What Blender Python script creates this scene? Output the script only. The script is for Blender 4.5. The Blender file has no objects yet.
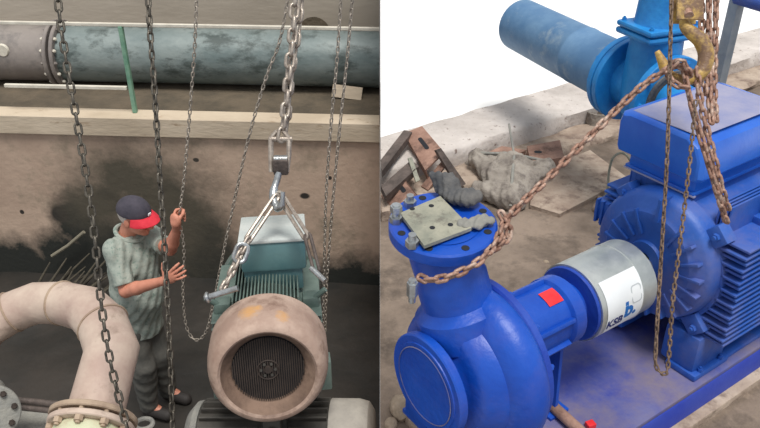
import bpy, bmesh, math, random
import numpy as np
from mathutils import Vector, Matrix, noise
random.seed(7)
SC = bpy.context.scene; C = SC.collection
PI = math.pi
# ------------------------------------------------------------------ camera
F = 760.0; TH = math.radians(30); CT, ST = math.cos(TH), math.sin(TH)
def P(px, py, d=None, Y=None, Z=None):
    """world point seen at a photo measurement, at a given depth / distance / height"""
    a = (px-380)/F; b = -(py-214)/F
    r = (a, CT+b*ST, -ST+b*CT)
    t = d if d is not None else (Y/r[1] if Y is not None else Z/r[2])
    return Vector((t*r[0], t*r[1], t*r[2]))
cd = bpy.data.cameras.new('camera'); cam = bpy.data.objects.new('camera', cd); C.objects.link(cam)
cd.sensor_width = 36; cd.lens = 36; cam.rotation_euler = (PI/2-TH, 0, 0); cd.clip_end = 200
SC.camera = cam
SC.view_settings.view_transform = 'Standard'; SC.view_settings.look = 'None'
SC.view_settings.gamma = 1; SC.view_settings.use_curve_mapping = False
SC.view_settings.exposure = 0.0
# ------------------------------------------------------------------ materials
def lin(c):
    return tuple(((x/255)/12.92 if x/255 <= .04045 else ((x/255+.055)/1.055)**2.4) for x in c)+(1,)
def mat(name, c1, c2=None, scale=6, rough=.6, metal=0, bump=.15, bscale=None, c3=None, s3=2.0, t3=(.5, .65), rr=None, coat=0, stretch=None, detail=5):
    m = bpy.data.materials.new(name); m.use_nodes = True; nt = m.node_tree; N = nt.nodes; K = nt.links
    b = N['Principled BSDF']; b.inputs['Roughness'].default_value = rough; b.inputs['Metallic'].default_value = metal
    b.inputs['Coat Weight'].default_value = coat; b.inputs['Coat Roughness'].default_value = .25
    tc = N.new('ShaderNodeTexCoord'); src = tc.outputs['Object']
    if stretch:
        mp = N.new('ShaderNodeMapping'); mp.inputs['Scale'].default_value = stretch; K.new(src, mp.inputs[0]); src = mp.outputs[0]
    n = N.new('ShaderNodeTexNoise'); n.inputs['Scale'].default_value = scale; n.inputs['Detail'].default_value = detail; n.inputs['Roughness'].default_value = .65
    K.new(src, n.inputs['Vector'])
    r = N.new('ShaderNodeValToRGB'); r.color_ramp.elements[0].position = .36; r.color_ramp.elements[1].position = .64
    r.color_ramp.elements[0].color = lin(c1); r.color_ramp.elements[1].color = lin(c2 or c1)
    K.new(n.outputs['Fac'], r.inputs[0]); out = r.outputs[0]
    if c3:
        n3 = N.new('ShaderNodeTexNoise'); n3.inputs['Scale'].default_value = s3; n3.inputs['Detail'].default_value = 6; n3.inputs['Roughness'].default_value = .7
        mp3 = N.new('ShaderNodeMapping'); mp3.inputs['Location'].default_value = (3.1, 7.7, 1.3); K.new(src, mp3.inputs[0]); K.new(mp3.outputs[0], n3.inputs['Vector'])
        r3 = N.new('ShaderNodeValToRGB'); r3.color_ramp.elements[0].position = t3[0]; r3.color_ramp.elements[1].position = t3[1]
        r3.color_ramp.elements[0].color = (0, 0, 0, 1); r3.color_ramp.elements[1].color = (1, 1, 1, 1)
        K.new(n3.outputs['Fac'], r3.inputs[0])
        mx = N.new('ShaderNodeMix'); mx.data_type = 'RGBA'; K.new(r3.outputs[0], mx.inputs[0]); K.new(out, mx.inputs[6]); mx.inputs[7].default_value = lin(c3)
        out = mx.outputs[2]
    K.new(out, b.inputs['Base Color'])
    if rr:
        mr = N.new('ShaderNodeMapRange'); mr.inputs['To Min'].default_value = rr[0]; mr.inputs['To Max'].default_value = rr[1]
        K.new(n.outputs['Fac'], mr.inputs[0]); K.new(mr.outputs[0], b.inputs['Roughness'])
    if bump:
        nb = N.new('ShaderNodeTexNoise'); nb.inputs['Scale'].default_value = bscale or scale*6; nb.inputs['Detail'].default_value = 4
        K.new(src, nb.inputs['Vector'])
        bp = N.new('ShaderNodeBump'); bp.inputs['Strength'].default_value = bump; bp.inputs['Distance'].default_value = .02
        K.new(nb.outputs['Fac'], bp.inputs['Height']); K.new(bp.outputs[0], b.inputs['Normal'])
    m['out'] = 0
    return m
def blotches(m, spots, col, soft=.25, nscale=7, namp=.3):
    """stains and painted shade with a shape of their own: ellipsoidal blots with ragged edges, (centre, radii) in object space"""
    nt = m.node_tree; N = nt.nodes; K = nt.links; b = N['Principled BSDF']
    tc = N.new('ShaderNodeTexCoord'); nz = N.new('ShaderNodeTexNoise'); nz.inputs['Scale'].default_value = nscale; nz.inputs['Detail'].default_value = 6; nz.inputs['Roughness'].default_value = .7
    K.new(tc.outputs['Object'], nz.inputs['Vector'])
    acc = None
    for c, r in spots:
        mp = N.new('ShaderNodeMapping'); mp.vector_type = 'POINT'
        mp.inputs['Scale'].default_value = [1/x for x in r]; mp.inputs['Location'].default_value = [-c[i]/r[i] for i in range(3)]
        K.new(tc.outputs['Object'], mp.inputs[0])
        ln = N.new('ShaderNodeVectorMath'); ln.operation = 'LENGTH'; K.new(mp.outputs[0], ln.inputs[0])
        if acc is None: acc = ln.outputs['Value']
        else:
            mn = N.new('ShaderNodeMath'); mn.operation = 'MINIMUM'; K.new(acc, mn.inputs[0]); K.new(ln.outputs['Value'], mn.inputs[1]); acc = mn.outputs[0]
    ad = N.new('ShaderNodeMath'); ad.operation = 'MULTIPLY_ADD'; K.new(nz.outputs['Fac'], ad.inputs[0]); ad.inputs[1].default_value = namp*4; K.new(acc, ad.inputs[2])
    mr = N.new('ShaderNodeMapRange'); mr.inputs['From Min'].default_value = 1+namp*2-soft; mr.inputs['From Max'].default_value = 1+namp*2+soft
    mr.inputs['To Min'].default_value = 1; mr.inputs['To Max'].default_value = 0; K.new(ad.outputs[0], mr.inputs[0])
    old = b.inputs['Base Color'].links[0].from_socket
    mx = N.new('ShaderNodeMix'); mx.data_type = 'RGBA'; K.new(mr.outputs[0], mx.inputs[0]); K.new(old, mx.inputs[6]); mx.inputs[7].default_value = lin(col)
    K.new(mx.outputs[2], b.inputs['Base Color'])
    return m
# ------------------------------------------------------------------ mesh helpers
def frame(p, d, up=None):
    """matrix whose X axis runs along d, placed at p"""
    x = Vector(d).normalized(); u = Vector(up) if up else Vector((0, 0, 1))
    if abs(x.dot(u)) > .98: u = Vector((0, 1, 0))
    y = u.cross(x).normalized(); z = x.cross(y)
    M = Matrix((x, y, z)).transposed().to_4x4(); M.translation = Vector(p); return M
def box(bm, c, s, R=None, bev=0, seg=2):
    M = Matrix.Translation(Vector(c)) @ (R.to_4x4() if R else Matrix.Identity(4)) @ Matrix.Diagonal((*s, 1))
    g = bmesh.ops.create_cube(bm, size=1, matrix=M)
    if bev:
        es = list({e for v in g['verts'] for e in v.link_edges})
        bmesh.ops.bevel(bm, geom=es, offset=bev, segments=seg, affect='EDGES', profile=.6)
def boxm(bm, M, lo, hi, bev=0, seg=2):
    c = [(a+b)/2 for a, b in zip(lo, hi)]; s = [b-a for a, b in zip(lo, hi)]
    g = bmesh.ops.create_cube(bm, size=1, matrix=M @ Matrix.Translation(c) @ Matrix.Diagonal((*s, 1)))
    if bev:
        es = list({e for v in g['verts'] for e in v.link_edges})
        bmesh.ops.bevel(bm, geom=es, offset=bev, segments=seg, affect='EDGES', profile=.6)
def skin_rings(bm, rings, closed=False, cap=True):
    n = len(rings[0]); R = [[bm.verts.new(p) for p in r] for r in rings]
    m = len(R)
    for i in range(m if closed else m-1):
        a, b = R[i], R[(i+1) % m]
        for j in range(n):
            bm.faces.new((a[j], a[(j+1) % n], b[(j+1) % n], b[j]))
    if cap and not closed:
        bm.faces.new(R[0][::-1]); bm.faces.new(R[-1])
    return R
def tube(bm, pts, r, n=12, closed=False, cap=True, ref=None, flat=1.0):
    pts = [Vector(p) for p in pts]; m = len(pts)
    rs = r if isinstance(r, (list, tuple)) else [r]*m
    rings = []; u = None
    for i, p in enumerate(pts):
        a = pts[(i-1) % m] if (closed or i > 0) else p; b = pts[(i+1) % m] if (closed or i < m-1) else p
        t = (b-a).normalized()
        if u is None:
            u = Vector(ref) if ref else Vector((0, 0, 1))
            if abs(t.dot(u)) > .95: u = Vector((0, 1, 0)) if not ref else Vector((1, 0, 0))
        u = (u - t*u.dot(t)).normalized(); w = t.cross(u)
        rings.append([p + (u*math.cos(2*PI*j/n)*flat + w*math.sin(2*PI*j/n))*rs[i] for j in range(n)])
    skin_rings(bm, rings, closed, cap)
def rev(bm, prof, n=32, M=Matrix.Identity(4), a0=0, a1=2*PI, cap=False):
    """revolve (x, r) profile about local X"""
    full = abs(a1-a0-2*PI) < 1e-6; k = n if full else n+1
    R = []
    for x, r in prof:
        R.append([bm.verts.new(M @ Vector((x, r*math.cos(a0+(a1-a0)*j/n), r*math.sin(a0+(a1-a0)*j/n)))) for j in range(k)])
    for a, b in zip(R, R[1:]):
        for j in range(n):
            try: bm.faces.new((a[j], b[j], b[(j+1) % k], a[(j+1) % k]))
            except ValueError: pass
    if cap:
        for rr, f in ((R[0], 1), (R[-1], -1)):
            try: bm.faces.new(rr[::f])
            except ValueError: pass
def cyl(bm, p0, p1, r, n=20, r2=None):
    p0, p1 = Vector(p0), Vector(p1); L_ = (p1-p0).length
    rev(bm, [(0, r), (L_, r if r2 is None else r2)], n, frame(p0, p1-p0), cap=True)
def bolt(bm, p, d, r=.012, h=.012, shank=.02):
    d = Vector(d).normalized(); p = Vector(p)
    cyl(bm, p, p+d*h, r, 6); cyl(bm, p-d*shank, p+d*(h+.008), r*.55, 10)
def prism(bm, poly, z0, z1, M=Matrix.Identity(4)):
    a = [bm.verts.new(M @ Vector((x, y, z0))) for x, y in poly]; b = [bm.verts.new(M @ Vector((x, y, z1))) for x, y in poly]
    n = len(poly); bm.faces.new(a[::-1]); bm.faces.new(b)
    for i in range(n): bm.faces.new((a[i], a[(i+1) % n], b[(i+1) % n], b[i]))
def prof_prism(bm, poly, x0, x1, M=Matrix.Identity(4)):
    """polygon in (y,z) pushed along x"""
    R = Matrix(((0, 0, 1, 0), (1, 0, 0, 0), (0, 1, 0, 0), (0, 0, 0, 1)))
    prism(bm, poly, x0, x1, M @ R)
def disc_holes(bm, M, R, t, holes=0, hr=.012, pc=.85, bevel=.004, n=48):
    rev(bm, [(0, 0.0001), (0, R-bevel), (bevel, R), (t-bevel, R), (t, R-bevel), (t, .0001)], n, M)
ROOT = {}
def mtx(loc, rz=0, rx=0): return Matrix.Translation(Vector(loc)) @ Matrix.Rotation(rz, 4, 'Z') @ Matrix.Rotation(rx, 4, 'X')
def thing(name, label, cat, loc=(0, 0, 0), rz=0, rx=0, group=None):
    o = bpy.data.objects.new(name, None); C.objects.link(o); o.empty_display_size = .05
    o.location = loc; o.rotation_euler = (rx, 0, rz); o['label'] = label; o['category'] = cat
    if group: o['group'] = group
    ROOT[o.name] = mtx(loc, rz, rx); return o
def obj(name, bm, m, parent=None, world=False, label=None, cat=None, group=None, kind=None, smooth=True, ang=.6, origin='base', normals=True):
    if world and parent: bm.transform(ROOT[parent.name].inverted())
    off = None
    if not parent and not kind == 'structure' and origin == 'base' and len(bm.verts):
        xs = [v.co for v in bm.verts]; off = Vector(((min(v.x for v in xs)+max(v.x for v in xs))/2, (min(v.y for v in xs)+max(v.y for v in xs))/2, min(v.z for v in xs)))
        bm.transform(Matrix.Translation(-off))
    if normals: bmesh.ops.recalc_face_normals(bm, faces=bm.faces)
    for f in bm.faces: f.smooth = smooth
    if smooth:
        for e in bm.edges:
            if len(e.link_faces) == 2 and e.calc_face_angle(0) > ang: e.smooth = False
    me = bpy.data.meshes.new(name); bm.to_mesh(me); bm.free()
    for q in (m if isinstance(m, (list, tuple)) else [m]): me.materials.append(q)
    o = bpy.data.objects.new(name, me); C.objects.link(o)
    if off: o.location = off
    if parent: o.parent = parent; ROOT[o.name] = ROOT[parent.name]
    if label: o['label'] = label
    if cat: o['category'] = cat
    if group: o['group'] = group
    if kind: o['kind'] = kind
    return o
def B(): return bmesh.new()
def cutx(bm, x, keep_less=True):
    g = bm.verts[:]+bm.edges[:]+bm.faces[:]
    r = bmesh.ops.bisect_plane(bm, geom=g, plane_co=(x, 0, 0), plane_no=(1, 0, 0), clear_outer=keep_less, clear_inner=not keep_less)
    es = [e for e in r['geom_cut'] if isinstance(e, bmesh.types.BMEdge)]
    if es:
        try: bmesh.ops.holes_fill(bm, edges=es)
        except Exception: pass
def resample(pts, step):
    pts = [Vector(p) for p in pts]; out = [pts[0].copy()]; acc = 0
    for a, b in zip(pts, pts[1:]):
        L_ = (b-a).length
        if L_ < 1e-9: continue
        s = step-acc
        while s <= L_: out.append(a.lerp(b, s/L_)); s += step
        acc = L_-(s-step)
    return out
def smoothpath(pts, k=8):
    pts = [Vector(p) for p in pts]; o = []
    for i in range(len(pts)-1):
        p0 = pts[max(i-1, 0)]; p1 = pts[i]; p2 = pts[i+1]; p3 = pts[min(i+2, len(pts)-1)]
        for j in range(k):
            t = j/k
            o.append(.5*((2*p1)+(p2-p0)*t+(2*p0-5*p1+4*p2-p3)*t*t+(3*p1-p0-3*p2+p3)*t**3))
    o.append(pts[-1]); return o
def chain(bm, pts, pitch, wire, width, ref=(0, 1, 0), seg=16, n=6, jitter=.12, phase=0, roll0=0):
    q = resample(pts, pitch); h = pitch/2+wire*.55; w = width/2-wire
    for i in range(len(q)-1):
        c = (q[i]+q[i+1])/2; t = (q[i+1]-q[i]).normalized(); r = Vector(ref)
        s = t.cross(r)
        if s.length < .1: s = t.cross(Vector((1, 0, 0)))
        s.normalize(); u = s.cross(t).normalized()
        a = (PI/2 if (i+phase) % 2 else 0)+roll0+random.uniform(-jitter, jitter)*2
        sd = s*math.cos(a)+u*math.sin(a); st = max(h-w, .001)
        loop = []
        for k in range(seg):
            an = 2*PI*k/seg+PI/seg; x = math.cos(an)*w; y = math.sin(an)*w
            loop.append(c+sd*x+t*(y+(st if y > 0 else -st)))
        tube(bm, loop, wire, n, closed=True, ref=sd.cross(t))
# implicit bodies --------------------------------------------------------
class Field:
    def __init__(s, lo, hi, h):
        s.lo = np.array(lo, float); s.h = h; s.n = np.ceil((np.array(hi)-s.lo)/h).astype(int)+1
        s.D = np.full(tuple(s.n), 1.0, np.float32)
    def sub(s, a, b):
        i0 = np.maximum(((np.array(a)-s.lo)/s.h).astype(int), 0); i1 = np.minimum(((np.array(b)-s.lo)/s.h).astype(int)+2, s.n)
        if np.any(i1 <= i0): return None
        g = np.meshgrid(*[s.lo[k]+s.h*np.arange(i0[k], i1[k]) for k in range(3)], indexing='ij', sparse=True)
        return tuple(slice(i0[k], i1[k]) for k in range(3)), g
    def merge(s, sl, d, k):
        a = s.D[sl]
        if k > 0:
            hh = np.clip(.5+.5*(a-d)/k, 0, 1); s.D[sl] = a*(1-hh)+d*hh-k*hh*(1-hh)
        else: s.D[sl] = np.minimum(a, d)
    def cone(s, a, b, ra, rb=None, k=.02, sc=(1, 1, 1)):
        rb = ra if rb is None else rb; a = np.array(a, float); b = np.array(b, float); m = max(ra, rb)+k*2+.03
        q = s.sub(np.minimum(a, b)-m, np.maximum(a, b)+m)
        if q is None: return
        sl, (X, Y, Z) = q; ab = b-a; L2 = max(float(ab@ab), 1e-9)
        px, py, pz = X-a[0], Y-a[1], Z-a[2]
        t = np.clip((px*ab[0]+py*ab[1]+pz*ab[2])/L2, 0, 1)
        d = np.sqrt(((px-t*ab[0])/sc[0])**2+((py-t*ab[1])/sc[1])**2+((pz-t*ab[2])/sc[2])**2)-(ra+(rb-ra)*t)
        s.merge(sl, d.astype(np.float32), k)
    def ell(s, c, r, R=None, k=.02, cut=False):
        c = np.array(c, float); m = max(r)+k*2+.03; q = s.sub(c-m, c+m)
        if q is None: return
        sl, (X, Y, Z) = q; R = np.array(R if R is not None else np.eye(3))
        p = [X-c[0], Y-c[1], Z-c[2]]
        l = [R[0][i]*p[0]+R[1][i]*p[1]+R[2][i]*p[2] for i in range(3)]
        k0 = np.sqrt((l[0]/r[0])**2+(l[1]/r[1])**2+(l[2]/r[2])**2); k1 = np.sqrt((l[0]/r[0]**2)**2+(l[1]/r[1]**2)**2+(l[2]/r[2]**2)**2)+1e-6
        d = (k0*(k0-1)/k1).astype(np.float32)
        if cut: s.D[sl] = np.maximum(s.D[sl], -d)
        else: s.merge(sl, d, k)
    def mesh(s, off=(0, 0, 0)):
        D = s.D; ins = D < 0; nx, ny, nz = D.shape
        cs = [(i, j, k) for i in (0, 1) for j in (0, 1) for k in (0, 1)]
        cnt = sum(ins[i:nx-1+i, j:ny-1+j, k:nz-1+k].astype(np.int8) for i, j, k in cs)
        act = (cnt > 0) & (cnt < 8); idx = np.full(act.shape, -1, np.int64); I = np.argwhere(act); idx[act] = np.arange(len(I))
        acc = np.zeros((len(I), 3)); num = np.zeros(len(I))
        for a in cs:
            for ax in range(3):
                if a[ax]: continue
                b = list(a); b[ax] = 1
                da = D[I[:, 0]+a[0], I[:, 1]+a[1], I[:, 2]+a[2]]; db = D[I[:, 0]+b[0], I[:, 1]+b[1], I[:, 2]+b[2]]
                m = (da < 0) != (db < 0); t = np.where(m, da/np.where(m, da-db, 1), 0)
                p = np.tile(np.array(a, float), (len(I), 1)); p[:, ax] += t; acc += p*m[:, None]; num += m
        V = (I+acc/num[:, None])*s.h+s.lo+np.array(off); Fc = []
        for ax in range(3):
            o1, o2 = [q for q in range(3) if q != ax]
            sa = [slice(None)]*3; sb = [slice(None)]*3; sa[ax] = slice(0, -1); sb[ax] = slice(1, None)
            E = np.argwhere(ins[tuple(sa)] != ins[tuple(sb)])
            E = E[(E[:, o1] > 0) & (E[:, o2] > 0) & (E[:, o1] < D.shape[o1]-1) & (E[:, o2] < D.shape[o2]-1)]
            def cell(d1, d2):
                q = E.copy(); q[:, o1] -= d1; q[:, o2] -= d2; return idx[q[:, 0], q[:, 1], q[:, 2]]
            qd = np.stack([cell(1, 1), cell(0, 1), cell(0, 0), cell(1, 0)], 1)
            fl = ins[tuple(E.T)] if len(E) else np.zeros(0, bool)
            if ax == 1: fl = ~fl
            qd[~fl] = qd[~fl][:, ::-1]; Fc.append(qd)
        return V, np.concatenate(Fc)
def fobj(name, fld, m, parent=None, label=None, cat=None, world=True, group=None, kind=None, post=None, base=None):
    V, Q = fld.mesh()
    me = bpy.data.meshes.new(name)
    loc = Vector((0, 0, 0))
    if parent is not None: Mi = np.array(ROOT[parent.name].inverted()); V = V@Mi[:3, :3].T+Mi[:3, 3]
    else:
        lo, hi = V.min(0), V.max(0); off = np.array([(lo[0]+hi[0])/2, (lo[1]+hi[1])/2, lo[2]]); V = V-off; loc = Vector(off)
    me.from_pydata([tuple(v) for v in V], [], [tuple(int(i) for i in q) for q in Q]); me.polygons.foreach_set('use_smooth', [True]*len(Q)); me.update()
    for q in (m if isinstance(m, (list, tuple)) else [m]): me.materials.append(q)
    o = bpy.data.objects.new(name, me); C.objects.link(o); o.location = loc
    if parent is not None: o.parent = parent; ROOT[o.name] = ROOT[parent.name]
    for k_, v_ in (('label', label), ('category', cat), ('group', group), ('kind', kind)):
        if v_: o[k_] = v_
    return o

# ================================================================== MATERIALS
M_pump = mat('blue_pump_paint', (8, 66, 168), (16, 78, 182), 5, .36, 0, .12, 40, c3=(60, 80, 170), s3=3, t3=(.55, .8), rr=(.3, .5))
M_pumpdk = mat('blue_paint_worn', (20, 58, 158), (34, 74, 172), 6, .5, 0, .15, 50)
M_motor = mat('blue_motor_paint', (26, 78, 168), (46, 94, 178), 4, .48, 0, .1, 50, c3=(98, 106, 162), s3=3.5, t3=(.48, .75))
M_dusty = mat('dusty_blue_top', (66, 80, 150), (112, 112, 150), 3, .7, 0, .1, 40, c3=(140, 132, 140), s3=5, t3=(.5, .75))
M_boxlid = mat('dusty_box_lid', (130, 136, 175), (160, 158, 180), 4, .6, 0, .08, 40)
M_boxblue = mat('blue_box_paint', (24, 90, 196), (42, 106, 208), 4, .3, 0, .05, 40)
M_plate = mat('dusty_baseplate', (48, 62, 150), (92, 98, 152), 3, .62, 0, .12, 60, c3=(128, 116, 122), s3=2.2, t3=(.45, .75))
M_plateside = mat('blue_channel_side', (32, 58, 170), (50, 74, 175), 4, .6, 0, .1, 40)
M_galv = mat('galvanised_sheet', (176, 184, 184), (205, 210, 208), 7, .38, .75, .05, 60, rr=(.28, .5))
M_label = mat('white_label', (236, 240, 242), (228, 232, 236), 5, .4, 0, 0)
M_navy = mat('navy_print', (20, 40, 110), None, 5, .5, 0, 0)
M_cyan = mat('blue_print', (10, 105, 185), None, 5, .5, 0, 0)
M_lgrey = mat('grey_print', (190, 196, 200), None, 5, .5, 0, 0)
M_red = mat('red_sticker', (225, 40, 48), (235, 60, 60), 9, .4, 0, 0)
M_rust = mat('rusty_chain', (122, 88, 74), (176, 140, 122), 30, .6, .35, .2, 200, c3=(205, 185, 170), s3=25, t3=(.5, .7))
M_rustdk = mat('rusty_hand_chain', (96, 78, 66), (140, 118, 100), 30, .6, .35, .2, 200)
M_hook = mat('worn_yellow_hook', (180, 144, 70), (208, 176, 104), 14, .5, .1, .2, 90, c3=(122, 96, 76), s3=9, t3=(.48, .6))
M_steel = mat('bright_bolt_steel', (190, 195, 198), (150, 150, 148), 20, .3, .8, .1, 100)
M_greyplate = mat('dirty_steel_plate', (128, 130, 118), (160, 158, 142), 12, .7, .1, .25, 80, c3=(98, 92, 84), s3=14, t3=(.55, .7))
M_hole = mat('dark_hole', (32, 34, 40), None, 5, .9, 0, 0)
M_rag = mat('dark_rag', (72, 74, 78), (106, 104, 102), 12, .85, 0, .3, 60)
M_rag2 = mat('pale_rag', (126, 126, 122), (150, 148, 140), 12, .85, 0, .3, 60)
M_dirt = mat('dirt_floor', (98, 86, 76), (144, 128, 114), 2.2, .95, 0, .6, 25, c3=(84, 74, 66), s3=3.5, t3=(.5, .68))
M_beam = mat('speckled_concrete', (182, 174, 168), (208, 200, 194), 3, .9, 0, .4, 30, c3=(128, 112, 104), s3=22, t3=(.6, .68))
M_beam2 = mat('rough_concrete', (150, 132, 118), (182, 166, 150), 5, .95, 0, .6, 25, c3=(112, 94, 84), s3=6, t3=(.5, .66))
M_yard = mat('sunlit_pale_yard', (240, 240, 238), (250, 250, 250), 1.5, .9, 0, .05, 10)
M_rustplate = mat('rusty_red_steel', (136, 104, 90), (168, 134, 118), 8, .85, .1, .3, 50, c3=(104, 80, 70), s3=9, t3=(.5, .66))
M_dksteel = mat('dark_worn_steel', (78, 70, 66), (112, 100, 94), 10, .7, .3, .3, 60)
M_sack = mat('muddy_sack', (132, 124, 116), (164, 156, 146), 7, .95, 0, .6, 30, c3=(108, 100, 94), s3=9, t3=(.5, .65))
M_farpipe = mat('faded_blue_pipe', (80, 120, 160), (106, 142, 176), 4, .6, 0, .1, 30, c3=(140, 160, 178), s3=6, t3=(.55, .7))
M_valve = mat('bright_blue_valve', (20, 116, 190), (40, 140, 208), 6, .45, 0, .15, 40)
M_pole = mat('grey_blue_pole', (140, 152, 164), (166, 174, 180), 8, .6, .2, .1)
M_gravel = mat('dark_gravel', (104, 98, 90), (140, 132, 122), 30, .95, 0, 1, 60)
# left place
M_pitwall = mat('stained_pit_wall', (176, 152, 134), (198, 174, 154), 1.3, .9, 0, .25, 18, c3=(150, 136, 118), s3=2.6, t3=(.5, .7))
M_backwall = mat('grey_back_wall', (178, 168, 154), (198, 188, 174), 1.0, .9, 0, .15, 15, stretch=(.5, 1, 1.6))
M_ledge = mat('cream_ledge', (184, 168, 146), (206, 190, 168), 2.2, .85, 0, .2, 20, c3=(160, 138, 114), s3=7, t3=(.58, .7), stretch=(.6, 1, 2))
M_pitfloor = mat('dark_wet_floor', (34, 33, 30), (52, 47, 42), 1.5, .6, 0, .3, 12)
M_under = mat('brown_dirt_under_pipe', (84, 76, 64), (108, 96, 80), 4, .95, 0, .5, 25)
M_tealpipe = mat('weathered_teal_pipe', (104, 118, 118), (138, 148, 146), 2.0, .5, .1, .15, 20, c3=(74, 84, 82), s3=2.6, t3=(.5, .62), stretch=(1, 1, 2))
M_greypipe = mat('weathered_grey_pipe', (128, 120, 116), (146, 138, 132), 3, .6, .1, .15, 20, c3=(106, 102, 100), s3=4, t3=(.5, .7))
M_rail = mat('cream_rail', (200, 194, 180), (226, 220, 206), 6, .5, 0, .1)
M_green = mat('green_paint', (92, 140, 116), (132, 170, 146), 8, .6, 0, .15)
M_elbow = mat('pink_primer_pipe', (172, 148, 136), (198, 180, 164), 4, .6, 0, .15, 30, c3=(132, 112, 98), s3=5, t3=(.56, .72))
M_casing = mat('pale_green_casing', (188, 194, 160), (206, 206, 178), 6, .6, 0, .15, 30, c3=(186, 160, 138), s3=5, t3=(.5, .7))
M_flrust = mat('brown_flange', (150, 128, 110), (176, 156, 134), 8, .7, 0, .2)
M_cover = mat('dusty_fan_cover', (158, 132, 118), (188, 164, 148), 5, .7, 0, .2, 40, c3=(120, 94, 80), s3=6, t3=(.54, .7))
blotches(M_cover, [((-.06, .11, .24), (.035, .04, .03)), ((.07, .07, .225), (.025, .03, .025)), ((-.03, .12, .26), (.02, .02, .02))], (196, 150, 100), .5, 40, .5)
blotches(M_cover, [((0, -.0, -.02), (.185, .032, .185))], (112, 90, 78), .1, 12, .12)  # brown smudge and recess shade painted round the front opening
M_lip = mat('shaded_lip', (104, 84, 72), (134, 110, 94), 9, .8, 0, .2, 40, c3=(160, 134, 116), s3=6, t3=(.55, .7))  # darker brown: shade of the cover's recess put into the lip colour
M_grille = mat('dark_grille', (54, 46, 42), (70, 60, 54), 12, .7, .2, .1)
M_mbody = mat('grey_green_motor', (86, 104, 98), (112, 128, 120), 6, .5, .1, .1, 40)
M_tbox = mat('teal_terminal_box', (78, 116, 122), (98, 132, 134), 5, .35, .1, .05, 30)
M_tlid = mat('pale_box_lid', (184, 192, 190), (204, 208, 204), 5, .4, .1, .05)
M_dkmotor = mat('dark_lower_motor', (66, 64, 60), (92, 88, 82), 6, .7, .1, .2)
M_ltend = mat('pale_motor_end', (164, 158, 150), (186, 180, 170), 8, .7, .1, .2)
M_chdk = mat('dark_oiled_chain', (66, 62, 56), (112, 106, 96), 30, .4, .6, .1, 200)
M_chbr = mat('steel_hoist_chain', (150, 138, 128), (190, 180, 168), 30, .4, .6, .1, 200)
M_chmd = mat('grey_hand_chain', (142, 134, 124), (184, 174, 162), 30, .5, .4, .1, 200)
M_skin = mat('skin', (196, 128, 104), (208, 142, 118), 14, .55, 0, .05, 60)
M_shirt = mat('grey_green_patterned_shirt', (142, 152, 144), (164, 170, 160), 22, .9, 0, .3, 30, c3=(118, 136, 126), s3=40, t3=(.54, .64))
M_trous = mat('grey_trousers', (84, 84, 80), (104, 102, 96), 12, .95, 0, .3, 30)
M_capdk = mat('charcoal_cap', (58, 56, 66), (72, 68, 78), 20, .9, 0, .1)
M_capred = mat('red_brim', (196, 34, 52), (214, 50, 66), 20, .8, 0, .05)
M_hair = mat('white_hair', (196, 188, 180), None, 30, .9, 0, .2)
M_shoe = mat('dark_shoe', (48, 44, 42), None, 20, .7, 0, 0)
M_stick = mat('pale_stick', (130, 124, 108), None, 20, .9, 0, .1)
M_brush = mat('dark_brushwood', (58, 54, 46), (84, 78, 66), 20, .95, 0, .1)
M_stone = mat('pale_broken_concrete', (150, 134, 116), (182, 164, 144), 8, .95, 0, .6, 40)

exec_parts = []
# ================================================================== RIGHT PLACE
OR = Vector((.2424, 1.9745, -1.7166)); RZ = math.radians(35); MR = mtx(OR, RZ)
ZP = -.45; ZG = -.63; GZ = OR.z+ZG      # plate top, dirt floor (local), dirt floor (world)
def R_(x, y, z): return MR @ Vector((x, y, z))
def rroot(name, label, cat, x=0, y=0, z=ZP, **k):
    p = R_(x, y, z); t = thing(name, label, cat, p, RZ, **k); return t
def rmesh(bm): bm.transform(MR); return bm

# floor slab of the right bay (retaining face towards the pit at x = 0)
bm = B(); bx0 = .0004
g = B(); yb = 2.62
# dirt floor: polygon bounded by x=0 plane and beam line; subdivided for unevenness
def ground_grid(bm, xs, ys, z, amp, sc, keep):
    V = {}
    for i, x in enumerate(xs):
        for j, y in enumerate(ys):
            V[i, j] = bm.verts.new((x, y, z+amp*noise.fractal(Vector((x*sc, y*sc, 3)), 1, 2, 4)))
    for i in range(len(xs)-1):
        for j in range(len(ys)-1): bm.faces.new((V[i, j], V[i+1, j], V[i+1, j+1], V[i, j+1]))
N_ = 150
xs = [bx0+6.5*(i/N_) for i in range(N_+1)]; ys = [.6+5.8*(i/N_) for i in range(N_+1)]
ground_grid(bm, xs, ys, GZ, .02, 3.0, None)
obj('floor_bay', bm, M_dirt, kind='structure', ang=1.2)
bm = B(); boxm(bm, Matrix.Identity(4), (bx0, .6, -4.3), (.35, 6.4, GZ-.03)); obj('wall_pit_side', bm, M_pitwall, kind='structure')
bm = B(); boxm(bm, Matrix.Identity(4), (.012, 2.0, GZ-.3), (40, 40, GZ-.06)); obj('floor_yard', bm, M_yard, kind='structure')
# raise yard behind the beam: pale slab
bm = B(); prism(bm, [(-12, 2.44), (30, 2.44), (30, 32), (-12, 32)], -.6, -.5, MR); cutx(bm, .004, False)
obj('floor_yard_slab', bm, M_yard, kind='structure')
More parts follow.
